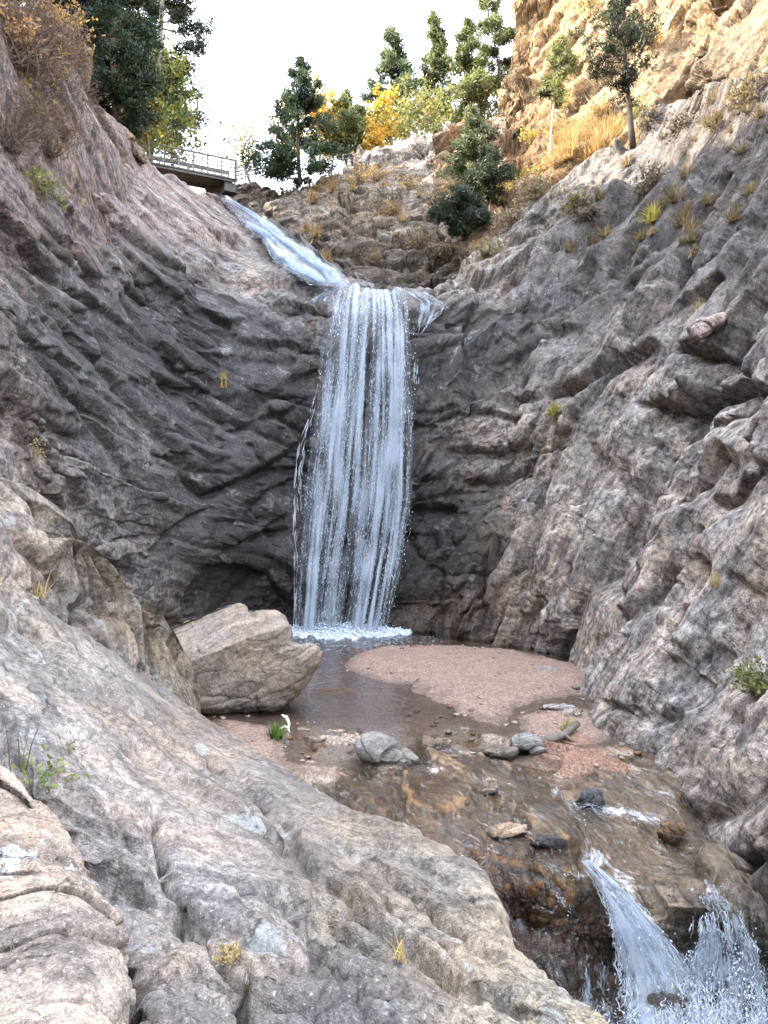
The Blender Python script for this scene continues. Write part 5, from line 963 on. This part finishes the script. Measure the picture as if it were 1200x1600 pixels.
def tuft(name, loc, s, label, cat='grass tuft', col=(.42, .3, .1), n=160, seed=0, group=None, width=.012, lean=.5, part=None):
    r = np.random.RandomState(seed); mb = MB(); V = []; C = []
    for k in range(n):
        a = r.rand() * 6.283; th = abs(r.randn()) * lean; l = s * (.5 + .6 * r.rand()); b = np.array((r.randn() * s * .13, r.randn() * s * .13, -.02 * s)); dr = np.array((math.cos(a) * math.sin(th), math.sin(a) * math.sin(th), math.cos(th))); sd = np.array((-math.sin(a), math.cos(a), 0)) * width * (.6 + .8 * r.rand()); m = b + dr * l * .55; e = b + dr * l + np.array((math.cos(a), math.sin(a), -.6)) * l * .22 * th
        V += [b - sd, b + sd, m + sd * .8, m - sd * .8, e + sd * .15, e - sd * .15]; C += [np.array(col) * (.65 + .7 * r.rand())] * 6
    i = np.arange(n)[:, None] * 6; F = np.concatenate([i + np.array([[0, 1, 2, 3]]), i + np.array([[3, 2, 4, 5]])]); mb.add(np.array(V), None, F, np.array(C, F32))
    o = mb.build(name, M_DRY); o.location = loc; return tag(o, label, cat, group)
def copy_tree(o, loc, rz, sc, label=None):
    c = o.copy(); COL.objects.link(c); c.location = loc; c.rotation_euler = (0, 0, rz); c.scale = (sc,) * 3
    if label: c['label'] = label
    for ch in o.children:
        d = ch.copy(); COL.objects.link(d); d.parent = c
    return c
# brown brush on the shoulder of the left wall: look-alikes nothing tells apart
G1 = 'leafless brown brush on the left ridge'; L1 = 'tangled leafless brown brush covering the shoulder of the left ridge'
b0 = shrub('brush', on('main', 40, 90), 1.15, L1, col=(.15, .09, .05), twig=(.12, .082, .062), n_tw=110, n_lf=420, leaf=.075, seed=51, group=G1)
b1 = shrub('brush', on('main', 20, 130), 1.0, L1, col=(.13, .08, .05), twig=(.11, .08, .066), n_tw=130, n_lf=260, leaf=.06, seed=52, group=G1)
r = random.Random(4)
for px, py in [(12, 40), (62, 64), (95, 78), (8, 95), (70, 110), (100, 120), (45, 160), (10, 178), (78, 172), (120, 168), (30, 210), (95, 215), (5, 235), (66, 240), (140, 205), (110, 95), (84, 92), (130, 225), (50, 130), (20, 60), (45, 55), (80, 140), (120, 120), (90, 185), (40, 190), (70, 90), (50, 105), (100, 160), (15, 215), (80, 215), (130, 185), (105, 130), (30, 150), (5, 150), (60, 200), (110, 145), (25, 105), (75, 70), (115, 190)]:
    p = on('main', px + r.uniform(-5, 5), py + 6); copy_tree(b0 if r.random() < .55 else b1, p, r.uniform(0, 6.28), r.uniform(.45, .95))
for i, (px, py, s, col, lab) in enumerate([(50, 118, .5, (.48, .34, .06), 'yellow leaved bush among the leafless brown brush'), (60, 50, .8, (.36, .22, .07), 'rusty golden bush beneath the spruces on the left ridge'), (20, 185, .5, (.30, .23, .06), 'olive yellow bush low in the brown brush'), (5, 75, .6, (.34, .19, .08), 'orange brown bush at the left frame edge'), (112, 62, .7, (.30, .19, .08), 'rust coloured bush beside the orange ridge rock'), (55, 315, .45, (.20, .21, .08), 'grey green bush alone on bare rock below the brush')]):
    shrub('bush', on('main', px, py), s * 1.3, lab, col=col, n_tw=50, n_lf=420, leaf=.08, seed=70 + i)
# golden grass and brush on the sunlit slope
G2 = 'golden grass clumps on the sunlit slope'; L2 = 'tall golden grass clump on the sunlit slope behind the dark pine'
g0 = tuft('grass_clump', on('sun', 900, 240), 1.35, L2, col=(.44, .31, .14), n=300, seed=81, group=G2, width=.02, lean=.55)
g1 = shrub('golden_brush', on('sun', 880, 250), 1.2, 'feathery golden brush on the sunlit slope behind the dark pine', col=(.42, .29, .12), twig=(.36, .26, .15), n_tw=90, n_lf=900, leaf=.09, seed=82, group='golden brush on the sunlit slope')
for px, py in [(865, 285), (880, 268), (895, 262), (912, 250), (930, 240), (945, 228), (915, 225), (900, 215), (930, 205), (950, 200), (885, 240), (870, 255), (925, 262), (960, 215), (890, 285), (908, 272), (942, 250), (875, 230), (905, 200)]:
    p = on('sun', px, py + 4); o = copy_tree(g0 if r.random() < .5 else g1, p, r.uniform(0, 6.28), r.uniform(.55, 1.0))
for i, (key, px, py, s, col, lab) in enumerate([('sun', 820, 300, 1.2, (.40, .31, .06), 'yellow green bush at the foot of the spindly pale pine'), ('sun', 800, 330, 1.0, (.33, .24, .08), 'ochre bush in the gully beside the small dark pine'), ('sun', 845, 300, .9, (.46, .36, .07), 'bright yellow bush below the spindly pale pine'), ('sun', 770, 290, 1.1, (.25, .21, .07), 'olive bush right of the grey green fir'), ('sun', 830, 225, 1.0, (.42, .32, .07), 'small yellow bush under the orange overhang of the cliff'), ('sun', 870, 215, .9, (.36, .25, .09), 'brown yellow bush against the orange base of the cliff'),
    ('sun', 885, 168, 1.2, (.42, .32, .10), 'golden bush on a cliff ledge left of the dark pine'), ('sun', 930, 20, 1.4, (.44, .36, .10), 'yellow bush on the sunlit cliff behind the top of the dark pine'), ('sun', 1020, 80, 1.1, (.5, .34, .08), 'yellow orange bush on the sunlit cliff right of the dark pine'), ('sun', 1005, 180, 1.0, (.22, .23, .08), 'green bush right of the dark pine trunk'), ('sun', 1170, 35, .8, (.28, .28, .09), 'green yellow bush high on the right cliff'), ('sun', 1110, 30, .8, (.4, .32, .12), 'straw bush near the top of the right cliff'),
    ('back', 590, 285, 1.2, (.36, .24, .09), 'ochre bush on the knoll below the pale boulder'), ('back', 560, 290, 1.1, (.33, .22, .08), 'ochre bush left of the pale knoll boulder'), ('back', 520, 292, 1.3, (.26, .19, .08), 'brown grass bush beneath the full dark pine'), ('back', 440, 296, 1.1, (.24, .18, .08), 'dry brown bush growing behind the footbridge block'), ('back', 490, 300, 1.0, (.28, .2, .07), 'dry olive bush hanging over the ledge'), ('back', 640, 300, 1.0, (.34, .23, .1), 'straw bush on the middle ledge of the knoll'), ('back', 610, 335, .9, (.3, .2, .09), 'rust bush on the lower ledge of the knoll'), ('back', 700, 265, 1.1, (.42, .22, .06), 'orange bush beside the grey green fir'), ('back', 690, 330, 1.1, (.24, .18, .09), 'grey brown bush left of the juniper'), ('back', 655, 395, 1.0, (.2, .15, .08), 'dull brown bush low on the shaded ledge cliff'), ('back', 580, 400, .9, (.18, .13, .08), 'dull brown bush over the head of the fall'), ('back', 700, 390, 1.0, (.22, .17, .09), 'tan bush in the dark gully under the juniper'),
    ('main', 1015, 200, .8, (.10, .09, .06), 'dark grey brush behind the trunk of the dark pine'), ('main', 900, 335, .8, (.2, .17, .08), 'olive tan bush on the shaded right brow'), ('main', 925, 345, .6, (.15, .12, .09), 'grey brown bush next to the olive tan bush'), ('main', 1010, 290, .8, (.16, .13, .09), 'twiggy brown bush above the yellow grass tuft'), ('main', 1160, 150, .9, (.2, .15, .07), 'ochre brown bush high on the shaded right wall'), ('main', 1050, 205, .9, (.13, .11, .08), 'grey brush on the edge right of the dark pine'), ('main', 840, 320, .9, (.22, .18, .1), 'pale twiggy bush at the gully edge'), ('main', 800, 355, .9, (.2, .16, .1), 'dry grey bush above the lip of the right wall'), ('main', 760, 395, .7, (.24, .2, .11), 'straw bush at the top edge of the right wall')]):
    shrub('bush', on(key, px, py), s, lab, col=col, n_tw=46, n_lf=520, leaf=.10, seed=100 + i)
# small plants that single themselves out
tuft('grass_tuft', on('main', 1014, 338), .62, 'bright yellow green grass tuft on the shaded right wall', col=(.42, .38, .10), n=240, seed=131, width=.014)
tuft('grass_tuft', on('main', 362, 596), .55, 'sparse yellow reeds on the ledge of the left wall', col=(.36, .30, .09), n=34, seed=132, width=.013, lean=.2)
tuft('grass_tuft', on('main', 345, 594), .45, 'few thin reeds left of the yellow reeds on the ledge', col=(.24, .24, .08), n=14, seed=133, width=.012, lean=.2)
tuft('grass_tuft', on('main', 854, 640), .42, 'small yellow green plant in a crack of the right wall', col=(.30, .27, .06), n=130, seed=134, width=.013, lean=.9)
tuft('grass_tuft', on('main', 1066, 478), .45, 'thin yellow weed standing above the tilted pinkish block', col=(.33, .27, .1), n=70, seed=135, width=.01, lean=.35)
tuft('grass_tuft', on('main', 1146, 928), .32, 'straw tuft low on the right wall', col=(.42, .33, .16), n=60, seed=136, width=.006, lean=.7)
shrub('weed', on('main', 1088, 962), .16, 'small red leaved weed low on the right wall', 'plant', col=(.3, .09, .07), n_tw=20, n_lf=110, leaf=.03, seed=137)
shrub('fern_bush', on('main', 1180, 1082), .42, 'green leafy plant hanging on the right wall at the frame edge', 'plant', col=(.15, .16, .05), twig=(.2, .17, .1), n_tw=60, n_lf=560, leaf=.055, seed=138)
shrub('algae_brush', on('main', 1040, 1262), .34, 'orange brown brush at the foot of the right wall beside the stream', col=(.32, .17, .045), twig=(.24, .13, .05), n_tw=80, n_lf=420, leaf=.035, seed=139)
shrub('algae_brush', on('main', 1085, 1268), .26, 'straw coloured twigs next to the orange brown brush', col=(.36, .22, .07), twig=(.28, .17, .07), n_tw=60, n_lf=180, leaf=.03, seed=140)
shrub('dry_weed', on('main', 66, 720), .42, 'pale dry flowering weed on the left wall above the outcrop', 'plant', col=(.42, .33, .19), twig=(.26, .19, .12), n_tw=50, n_lf=380, leaf=.032, seed=141)
tuft('grass_tuft', on('main', 165, 900), .34, 'dark green grass blades in the cleft behind the outcrop', col=(.11, .13, .06), n=60, seed=142, width=.009, lean=.6)
tuft('grass_tuft', on('mound', 50, 935), .34, 'dry straw tuft on the outcrop at the left frame edge', col=(.40, .31, .15), n=60, seed=143, width=.006, lean=.7)
tuft('grass_tuft', on('slab', 628, 1462), .13, 'short straw tuft growing from a slab crease', col=(.55, .42, .18), n=26, seed=144, width=.0035, lean=.45)
shrub('cushion_plant', on('slab', 356, 1496, .01), .085, 'round pale yellow cushion plant in the long crack', 'plant', col=(.44, .35, .18), twig=(.3, .22, .12), n_tw=40, n_lf=520, leaf=.013, seed=145, flat=.6)
tuft('grass_tuft', on('slab', 385, 1540), .12, 'wiry dark grass below the cushion plant in the crack', col=(.12, .1, .06), n=30, seed=146, width=.002, lean=.9)
shrub('weed', on('slab', 50, 1236, .0), .26, 'green weed with reddish tips between slab and lichen boulder', 'plant', col=(.17, .22, .06), twig=(.2, .12, .07), n_tw=20, n_lf=140, leaf=.035, seed=147, flat=1.1)
tuft('dead_stalk', on('slab', 30, 1208), .42, 'bare dark stalks standing behind the green weed', 'plant', col=(.10, .065, .05), n=7, seed=148, width=.004, lean=.25)
tuft('grass_tuft', PV(430, 1158, pool_d(1158)), .32, 'fresh green grass tuft at the waters edge below the big boulder', col=(.12, .19, .04), n=150, seed=149, width=.01, lean=.6)
tuft('grass_tuft', PV(888, 1146, pool_d(1146, .05)), .26, 'green and straw tuft beside the driftwood log', col=(.26, .26, .08), n=90, seed=150, width=.009, lean=.6)
# dry grass scattered over the shaded brow and the ledges
G3 = 'dry grass tufts on the shaded brow'; L3 = 'dry straw coloured grass tuft on the shaded brow of the right wall'
t0 = tuft('dry_tuft', on('main', 880, 330), .5, L3, col=(.24, .19, .11), n=90, seed=181, group=G3, width=.014, lean=.7)
for k in range(58):
    y_ = r.uniform(120, 380); x_ = 985 + (215 - y_) * 1.25 + r.uniform(8, 190) if y_ < 215 else 985 - (y_ - 215) * 1.12 + r.uniform(10, 260)
    if x_ > 1190: continue
    p = on('main', x_, y_ + 10); o = t0.copy(); COL.objects.link(o); o.location = p; o.rotation_euler = (0, 0, r.uniform(0, 6.28)); o.scale = (r.uniform(.4, 1.05),) * 3
G4 = 'dry grass tufts on the knoll ledges'; t1 = tuft('dry_tuft', on('back', 600, 300), .7, 'dry tan grass tuft on the rock ledges behind the upper cascade', col=(.32, .23, .12), n=110, seed=182, group=G4, width=.02, lean=.7)
for k in range(16):
    p = on('back', r.uniform(480, 760), r.uniform(262, 420)); o = t1.copy(); COL.objects.link(o); o.location = p; o.rotation_euler = (0, 0, r.uniform(0, 6.28)); o.scale = (r.uniform(.6, 1.4),) * 3
# loose pebbles and leaf litter along the gravel and in the shallows
rp = np.random.RandomState(9); mb = MB(); me_ = bmesh.new(); bmesh.ops.create_icosphere(me_, subdivisions=1, radius=1); IV = np.array([v.co[:] for v in me_.verts], F32); IF = np.array([[v.index for v in f.verts] for f in me_.faces]); me_.free()
cnt = 0
while cnt < 620:
    i_, j_ = rp.randint(0, BED[0].shape[0]), rp.randint(0, BED[0].shape[1]); z_ = BED[2][i_, j_]; x_, y_ = BED[0][i_, j_], BED[1][i_, j_]
    if not (-.07 < z_ < .2) or y_ < 10.3 or (z_ > .06 and rp.rand() > .25): continue
    cnt += 1; sz = (.014 + .05 * rp.rand() ** 3) * (1.2 if y_ < 14 else 1); V = IV * (1 + .25 * rp.randn(len(IV), 1)) * np.array((1, .8 + .4 * rp.rand(), .55)) * sz; a_ = rp.rand() * 6.28; V = V @ np.array([[math.cos(a_), math.sin(a_), 0], [-math.sin(a_), math.cos(a_), 0], [0, 0, 1]]); g = rp.rand(); mb.add(V + np.array((x_, y_, z_ + sz * .2)), IF, None, (.12 + .18 * g, .10 + .13 * g, .085 + .10 * g) if rp.rand() < .75 else (.16, .08, .035))
tag(mb.build('pebbles', plain_mat('pebble_stone', (1, 1, 1), rough=.7, scale=30, use_tint=True), None, True), kind='stuff')
# driftwood
M_WOOD = plain_mat('driftwood', (1, 1, 1), rough=.85, var=.3, scale=14, bump=.01, use_tint=True)
k = pool_d(1140); s = lambda x, y, dz=0.0: (Vector(P(x, y, k)) + Vector((0, dz, 0)))
mb = MB(); mb.tube([s(440, 1146), s(450, 1140), s(452, 1130), s(447, 1120), s(440, 1117)], [.022, .026, .026, .03, .012], 7, (.72, .66, .58)); mb.tube([s(450, 1139), s(446, 1132, -.1), s(436, 1136, -.18)], [.02, .018, .01], 6, (.7, .64, .56)); mb.tube([s(450, 1139), s(456, 1144, -.1)], [.02, .012], 6, (.68, .62, .54))
tag(mb.build('driftwood', M_WOOD, None, True), 'forked bleached white driftwood branch by the green tuft', 'driftwood')
k2 = pool_d(1156, .05); s = lambda x, y, dz=0.0: (Vector(P(x, y, k2)) + Vector((0, dz, 0)))
mb = MB(); mb.tube([s(838, 1156), s(862, 1155), s(885, 1152, .15), (s(912, 1142, .4))], [.045, .055, .06, .06], 9, (.13, .11, .095)); mb.tube([s(885, 1152, .1), s(900, 1160), s(910, 1158, .1)], [.03, .022, .01], 6, (.14, .11, .09))
tag(mb.build('driftwood_log', M_WOOD, None, True), 'dark driftwood log lying between the gravel and the right wall', 'log')
def twigs(name, pts, label, n, seed, spread=.25, col=(.14, .09, .06)):
    r = np.random.RandomState(seed); mb = MB()
    for q in range(n):
        a, b = pts[0], pts[1]; t = r.rand(); px = a[0] + (b[0] - a[0]) * t; py = a[1] + (b[1] - a[1]) * t; c = Vector(P(px, py, pool_d(py, .02))) + Vector((r.randn() * .05, r.randn() * spread * .5, 0)); an = r.randn() * .35; l = .08 + .35 * r.rand(); d = Vector((math.cos(an), math.sin(an), .08 * r.randn())) * l; mb.tube([c, c + d * .5 + Vector((0, 0, .02 * r.rand())), c + d], [.008, .007, .003], 4, col)
    return tag(mb.build(name, M_WOOD), label, 'twigs')
twigs('twig_pile', [(478, 1080), (536, 1077)], 'dark raft of twigs drifting right of the big boulder', 26, 151)
twigs('twig_pile', [(548, 1020), (590, 1010)], 'dark twig line along the tip of the gravel bar', 24, 152, .12)
twigs('twig_pile', [(832, 1054), (884, 1050)], 'pale sticks stranded on the gravel bar by the right wall', 18, 153, .2, (.3, .25, .2))
twigs('twig_pile', [(760, 1080), (815, 1090)], 'thin line of dark debris along the gravel edge', 22, 154, .1)

# ------------------------------------------------------------------ footbridge, fence and the walker
M_STEEL = plain_mat('bridge_steel', (.11, .105, .10), rough=.65, metal=0.0, var=.2, scale=3, bump=.003)
M_DECK = plain_mat('bridge_deck', (.16, .135, .115), rough=.8, var=.35, scale=4, bump=.01)
A = PV(205, 258, 43.6); Bp = PV(364, 289, 46.2); A.z = Bp.z = 24.05; ex = (Bp - A); Ln = ex.length; ex.normalize(); ey = Vector((-ex.y, ex.x, 0)); ez = Vector((0, 0, 1)); ax = (ex, ey, ez)
root = empty('footbridge', tuple((A + Bp) / 2), math.atan2(ex.y, ex.x)); tag(root, 'grey steel footbridge with barred railings crossing above the upper cascade', 'footbridge')
lx = (Vector((1, 0, 0)), Vector((0, 1, 0)), Vector((0, 0, 1))); hl = Ln / 2
mb = MB()
for q in range(int(Ln / .22)): mb.box((-hl + .11 + q * .22, 0, -.04), .205, 1.9, .06, lx)
mb.build('deck', M_DECK, root)
for sy in (-1, 1):
    mb = MB(); mb.box((0, sy * .82, -.14), Ln, .12, .15, lx); mb.box((0, sy * .82, -.08), Ln, .22, .02, lx); mb.build('girder', M_STEEL, root)
    ra = empty('railing', (0, 0, 0)); ra.parent = root
    for hgt, th in ((1.10, .10), (.84, .055), (.60, .055), (.36, .055), (.14, .055)): mb = MB(); mb.box((0, sy * .92, hgt), Ln, th, th, lx); mb.build('rail', M_STEEL, ra)
    npst = 8
    for q in range(npst): mb = MB(); mb.box((-hl + .06 + q * (Ln - .12) / (npst - 1), sy * .92,   .5), .09, .09, 1.16, lx); mb.build('post', M_STEEL, ra)
for sx in (-1, 1): mb = MB(); mb.box((sx * (hl - .35), 0, -.5), .7, 1.5, .55, lx); mb.build('abutment', M_LEDGE if False else plain_mat('concrete', (.11, .10, .09)), root)
def fence(p0, p1, label, n, bars=(1.07, .8, .55, .3)):
    e = p1 - p0; l = e.length; rt = empty('fence', tuple(p0)); tag(rt, label, 'fence')
    for hgt in bars:
        mb = MB(); mb.tube([Vector((0, 0, hgt)), e + Vector((0, 0, hgt))], .03, 6); mb.build('rail', M_STEEL, rt, True)
    for q in range(n): mb = MB(); mb.tube([e * (q / (n - 1)) + Vector((0, 0, -.3)), e * (q / (n - 1)) + Vector((0, 0, 1.1))], .04, 6); mb.build('post', M_STEEL, rt, True)
fence(PV(367, 289, 46.4), PV(432, 270, 47.5), 'grey rail fence running from the bridge end behind the full dark pine', 5)
fence(PV(372, 288, 48.5), PV(440, 276, 50.5), 'second rail fence on the far side of the path behind the bridge end', 5)
fence(PV(500, 270, 52), PV(572, 262, 52), 'rail fence in front of the walker on the knoll', 5)
# walker: one continuous body grown over a joint skeleton
def person(loc, H, rz, label):
    def sk(name, verts, edges, radii, mat, par):
        me = bpy.data.meshes.new(name); me.from_pydata([Vector(v) * H for v in verts], edges, []); o = bpy.data.objects.new(name, me); link(o); me.materials.append(mat)
        md = o.modifiers.new('skin', 'SKIN'); 
        for v, q in zip(me.skin_vertices[0].data, radii): v.radius = (q[0] * H, q[1] * H) if isinstance(q, tuple) else (q * H, q * H)
        me.skin_vertices[0].data[0].use_root = True
        o.modifiers.new('sub', 'SUBSURF').levels = 2; o.modifiers['sub'].render_levels = 2
        for p in me.polygons: p.use_smooth = True
        if par: o.parent = par
        return o
    skin = plain_mat('skin', (.42, .25, .18), rough=.55); dark = plain_mat('dark_jacket', (.02, .022, .028), rough=.85); hair = plain_mat('dark_hair', (.02, .014, .01), rough=.6); jean = plain_mat('dark_trousers', (.025, .028, .04), rough=.85)
    body_v = [(0, 0, .53), (0, 0, .62), (0, .005, .72), (0, 0, .80), (0, 0, .835), (0, -.012, .90), (0, -.012, .955), (.055, 0, .50), (.06, -.01, .28), (.062, .01, .06), (.065, -.07, .015), (-.055, 0, .50), (-.058, -.03, .28), (-.06, .03, .06), (-.063, -.05, .015),
              (.115, 0, .79), (.145, .02, .62), (.13, -.07, .50), (.128, -.10, .455), (-.115, 0, .79), (-.145, .02, .62), (-.13, -.06, .50), (-.128, -.09, .455)]
    E = [(0, 1), (1, 2), (2, 3), (3, 4), (4, 5), (5, 6), (0, 7), (7, 8), (8, 9), (9, 10), (0, 11), (11, 12), (12, 13), (13, 14), (3, 15), (15, 16), (16, 17), (17, 18), (3, 19), (19, 20), (20, 21), (21, 22)]
    rad = [(.085, .06), (.075, .055), (.095, .06), (.09, .055), .032, (.045, .055), (.038, .045), .052, .036, .024, (.026, .02), .052, .036, .024, (.026, .02), .036, .027, .019, .018, .036, .027, .019, .018]
    o = sk('person', body_v, E, rad, skin, None); o.location = loc; o.rotation_euler = (0, 0, rz); tag(o, label, 'person')
    up = [0, 1, 2, 3, 15, 16, 17, 19, 20, 21]; ix = {a: i for i, a in enumerate(up)}
    sk('jacket', [body_v[a] for a in up], [(ix[a], ix[b]) for a, b in E if a in ix and b in ix], [tuple(np.array(rad[a]) * 1.12 + .006) if isinstance(rad[a], tuple) else rad[a] * 1.15 + .006 for a in up], dark, o)
    lo = [0, 7, 8, 9, 11, 12, 13]; ix = {a: i for i, a in enumerate(lo)}
    sk('trousers', [body_v[a] for a in lo], [(ix[a], ix[b]) for a, b in E if a in ix and b in ix], [tuple(np.array(rad[a]) * 1.06 + .004) if isinstance(rad[a], tuple) else rad[a] * 1.12 + .004 for a in lo], jean, o)
    sk('hair', [(0, .012, .985), (0, .03, .95), (0, .03, .90)], [(0, 1), (1, 2)], [(.042, .04), (.052, .045), (.04, .03)], hair, o)
    # nose and ears as a small mesh
    mb = MB(); mb.tube([Vector((0, -.062, .925)) * H, Vector((0, -.082, .905)) * H], [.006 * H, .012 * H], 6, (1, 1, 1))
    for sx in (-1, 1): mb.tube([Vector((sx * .05, -.01, .93)) * H, Vector((sx * .055, -.005, .90)) * H], [.012 * H, .009 * H], 6, (1, 1, 1))
    mb.build('nose_and_ears', skin, o, True)
    return o
person(PV(551, 272, 52.8), 1.72, .6, 'walker in dark clothes standing behind the rail fence on the knoll')
# ------------------------------------------------------------------ camera, sky, sun
cam_d = bpy.data.cameras.new('camera'); cam = link(bpy.data.objects.new('camera', cam_d))
cam.location = (0, 0, CZ); cam.rotation_euler = (math.radians(90), 0, 0)
cam_d.sensor_fit = 'VERTICAL'; cam_d.sensor_height = 36; cam_d.sensor_width = 27; cam_d.lens = 26.0; cam_d.clip_end = 3000; cam_d.clip_start = .05
scene.camera = cam
SUN_EL = math.radians(36); SUN_AZ = math.radians(-80)     # azimuth from +Y towards +X
sdir = Vector((math.sin(SUN_AZ) * math.cos(SUN_EL), math.cos(SUN_AZ) * math.cos(SUN_EL), math.sin(SUN_EL)))
sl = bpy.data.lights.new('sun', 'SUN'); sl.energy = 3.5; sl.angle = math.radians(.55); sl.color = (1, .9, .74)
so = link(bpy.data.objects.new('sun', sl)); so.rotation_euler = sdir.to_track_quat('Z', 'Y').to_euler(); so.location = sdir * 100
w = bpy.data.worlds.new('World'); scene.world = w; w.use_nodes = True; t = w.node_tree; t.nodes.clear()
wo = t.nodes.new('ShaderNodeOutputWorld'); bg = t.nodes.new('ShaderNodeBackground'); sky = t.nodes.new('ShaderNodeTexSky')
sky.sky_type = 'NISHITA'; sky.sun_disc = False; sky.sun_elevation = SUN_EL; sky.sun_rotation = SUN_AZ; sky.air_density = 1.0; sky.dust_density = 3.0; sky.ozone_density = 1.0
tc = t.nodes.new('ShaderNodeTexCoord'); ns = t.nodes.new('ShaderNodeTexNoise'); ns.inputs['Scale'].default_value = 2.2; ns.inputs['Detail'].default_value = 7; ns.inputs['Roughness'].default_value = .6
mr = t.nodes.new('ShaderNodeMapRange'); mr.interpolation_type = 'SMOOTHSTEP'
for k, v in (('From Min', .38), ('From Max', .62), ('To Min', .55), ('To Max', .95)): mr.inputs[k].default_value = v
mx = t.nodes.new('ShaderNodeMix'); mx.data_type = 'RGBA'; mx.inputs[7].default_value = SKY_CLOUD
t.links.new(tc.outputs['Generated'], ns.inputs['Vector']); t.links.new(ns.outputs['Fac'], mr.inputs['Value']); t.links.new(mr.outputs[0], mx.inputs[0])
t.links.new(sky.outputs[0], mx.inputs[6]); t.links.new(mx.outputs[2], bg.inputs['Color']); bg.inputs['Strength'].default_value = .12
t.links.new(bg.outputs[0], wo.inputs['Surface'])
vs = scene.view_settings; vs.view_transform = 'Standard'; vs.look = 'None'; vs.exposure = EXPOSURE; vs.gamma = 1.0
cy = scene.cycles; cy.max_bounces = 9; cy.diffuse_bounces = 6; cy.glossy_bounces = 3; cy.transmission_bounces = 4; cy.transparent_max_bounces = 24
cy.caustics_reflective = False; cy.caustics_refractive = False; cy.use_denoising = True; cy.sample_clamp_indirect = 6.0
try: cy.denoiser = 'OPENIMAGEDENOISE'
except Exception: pass
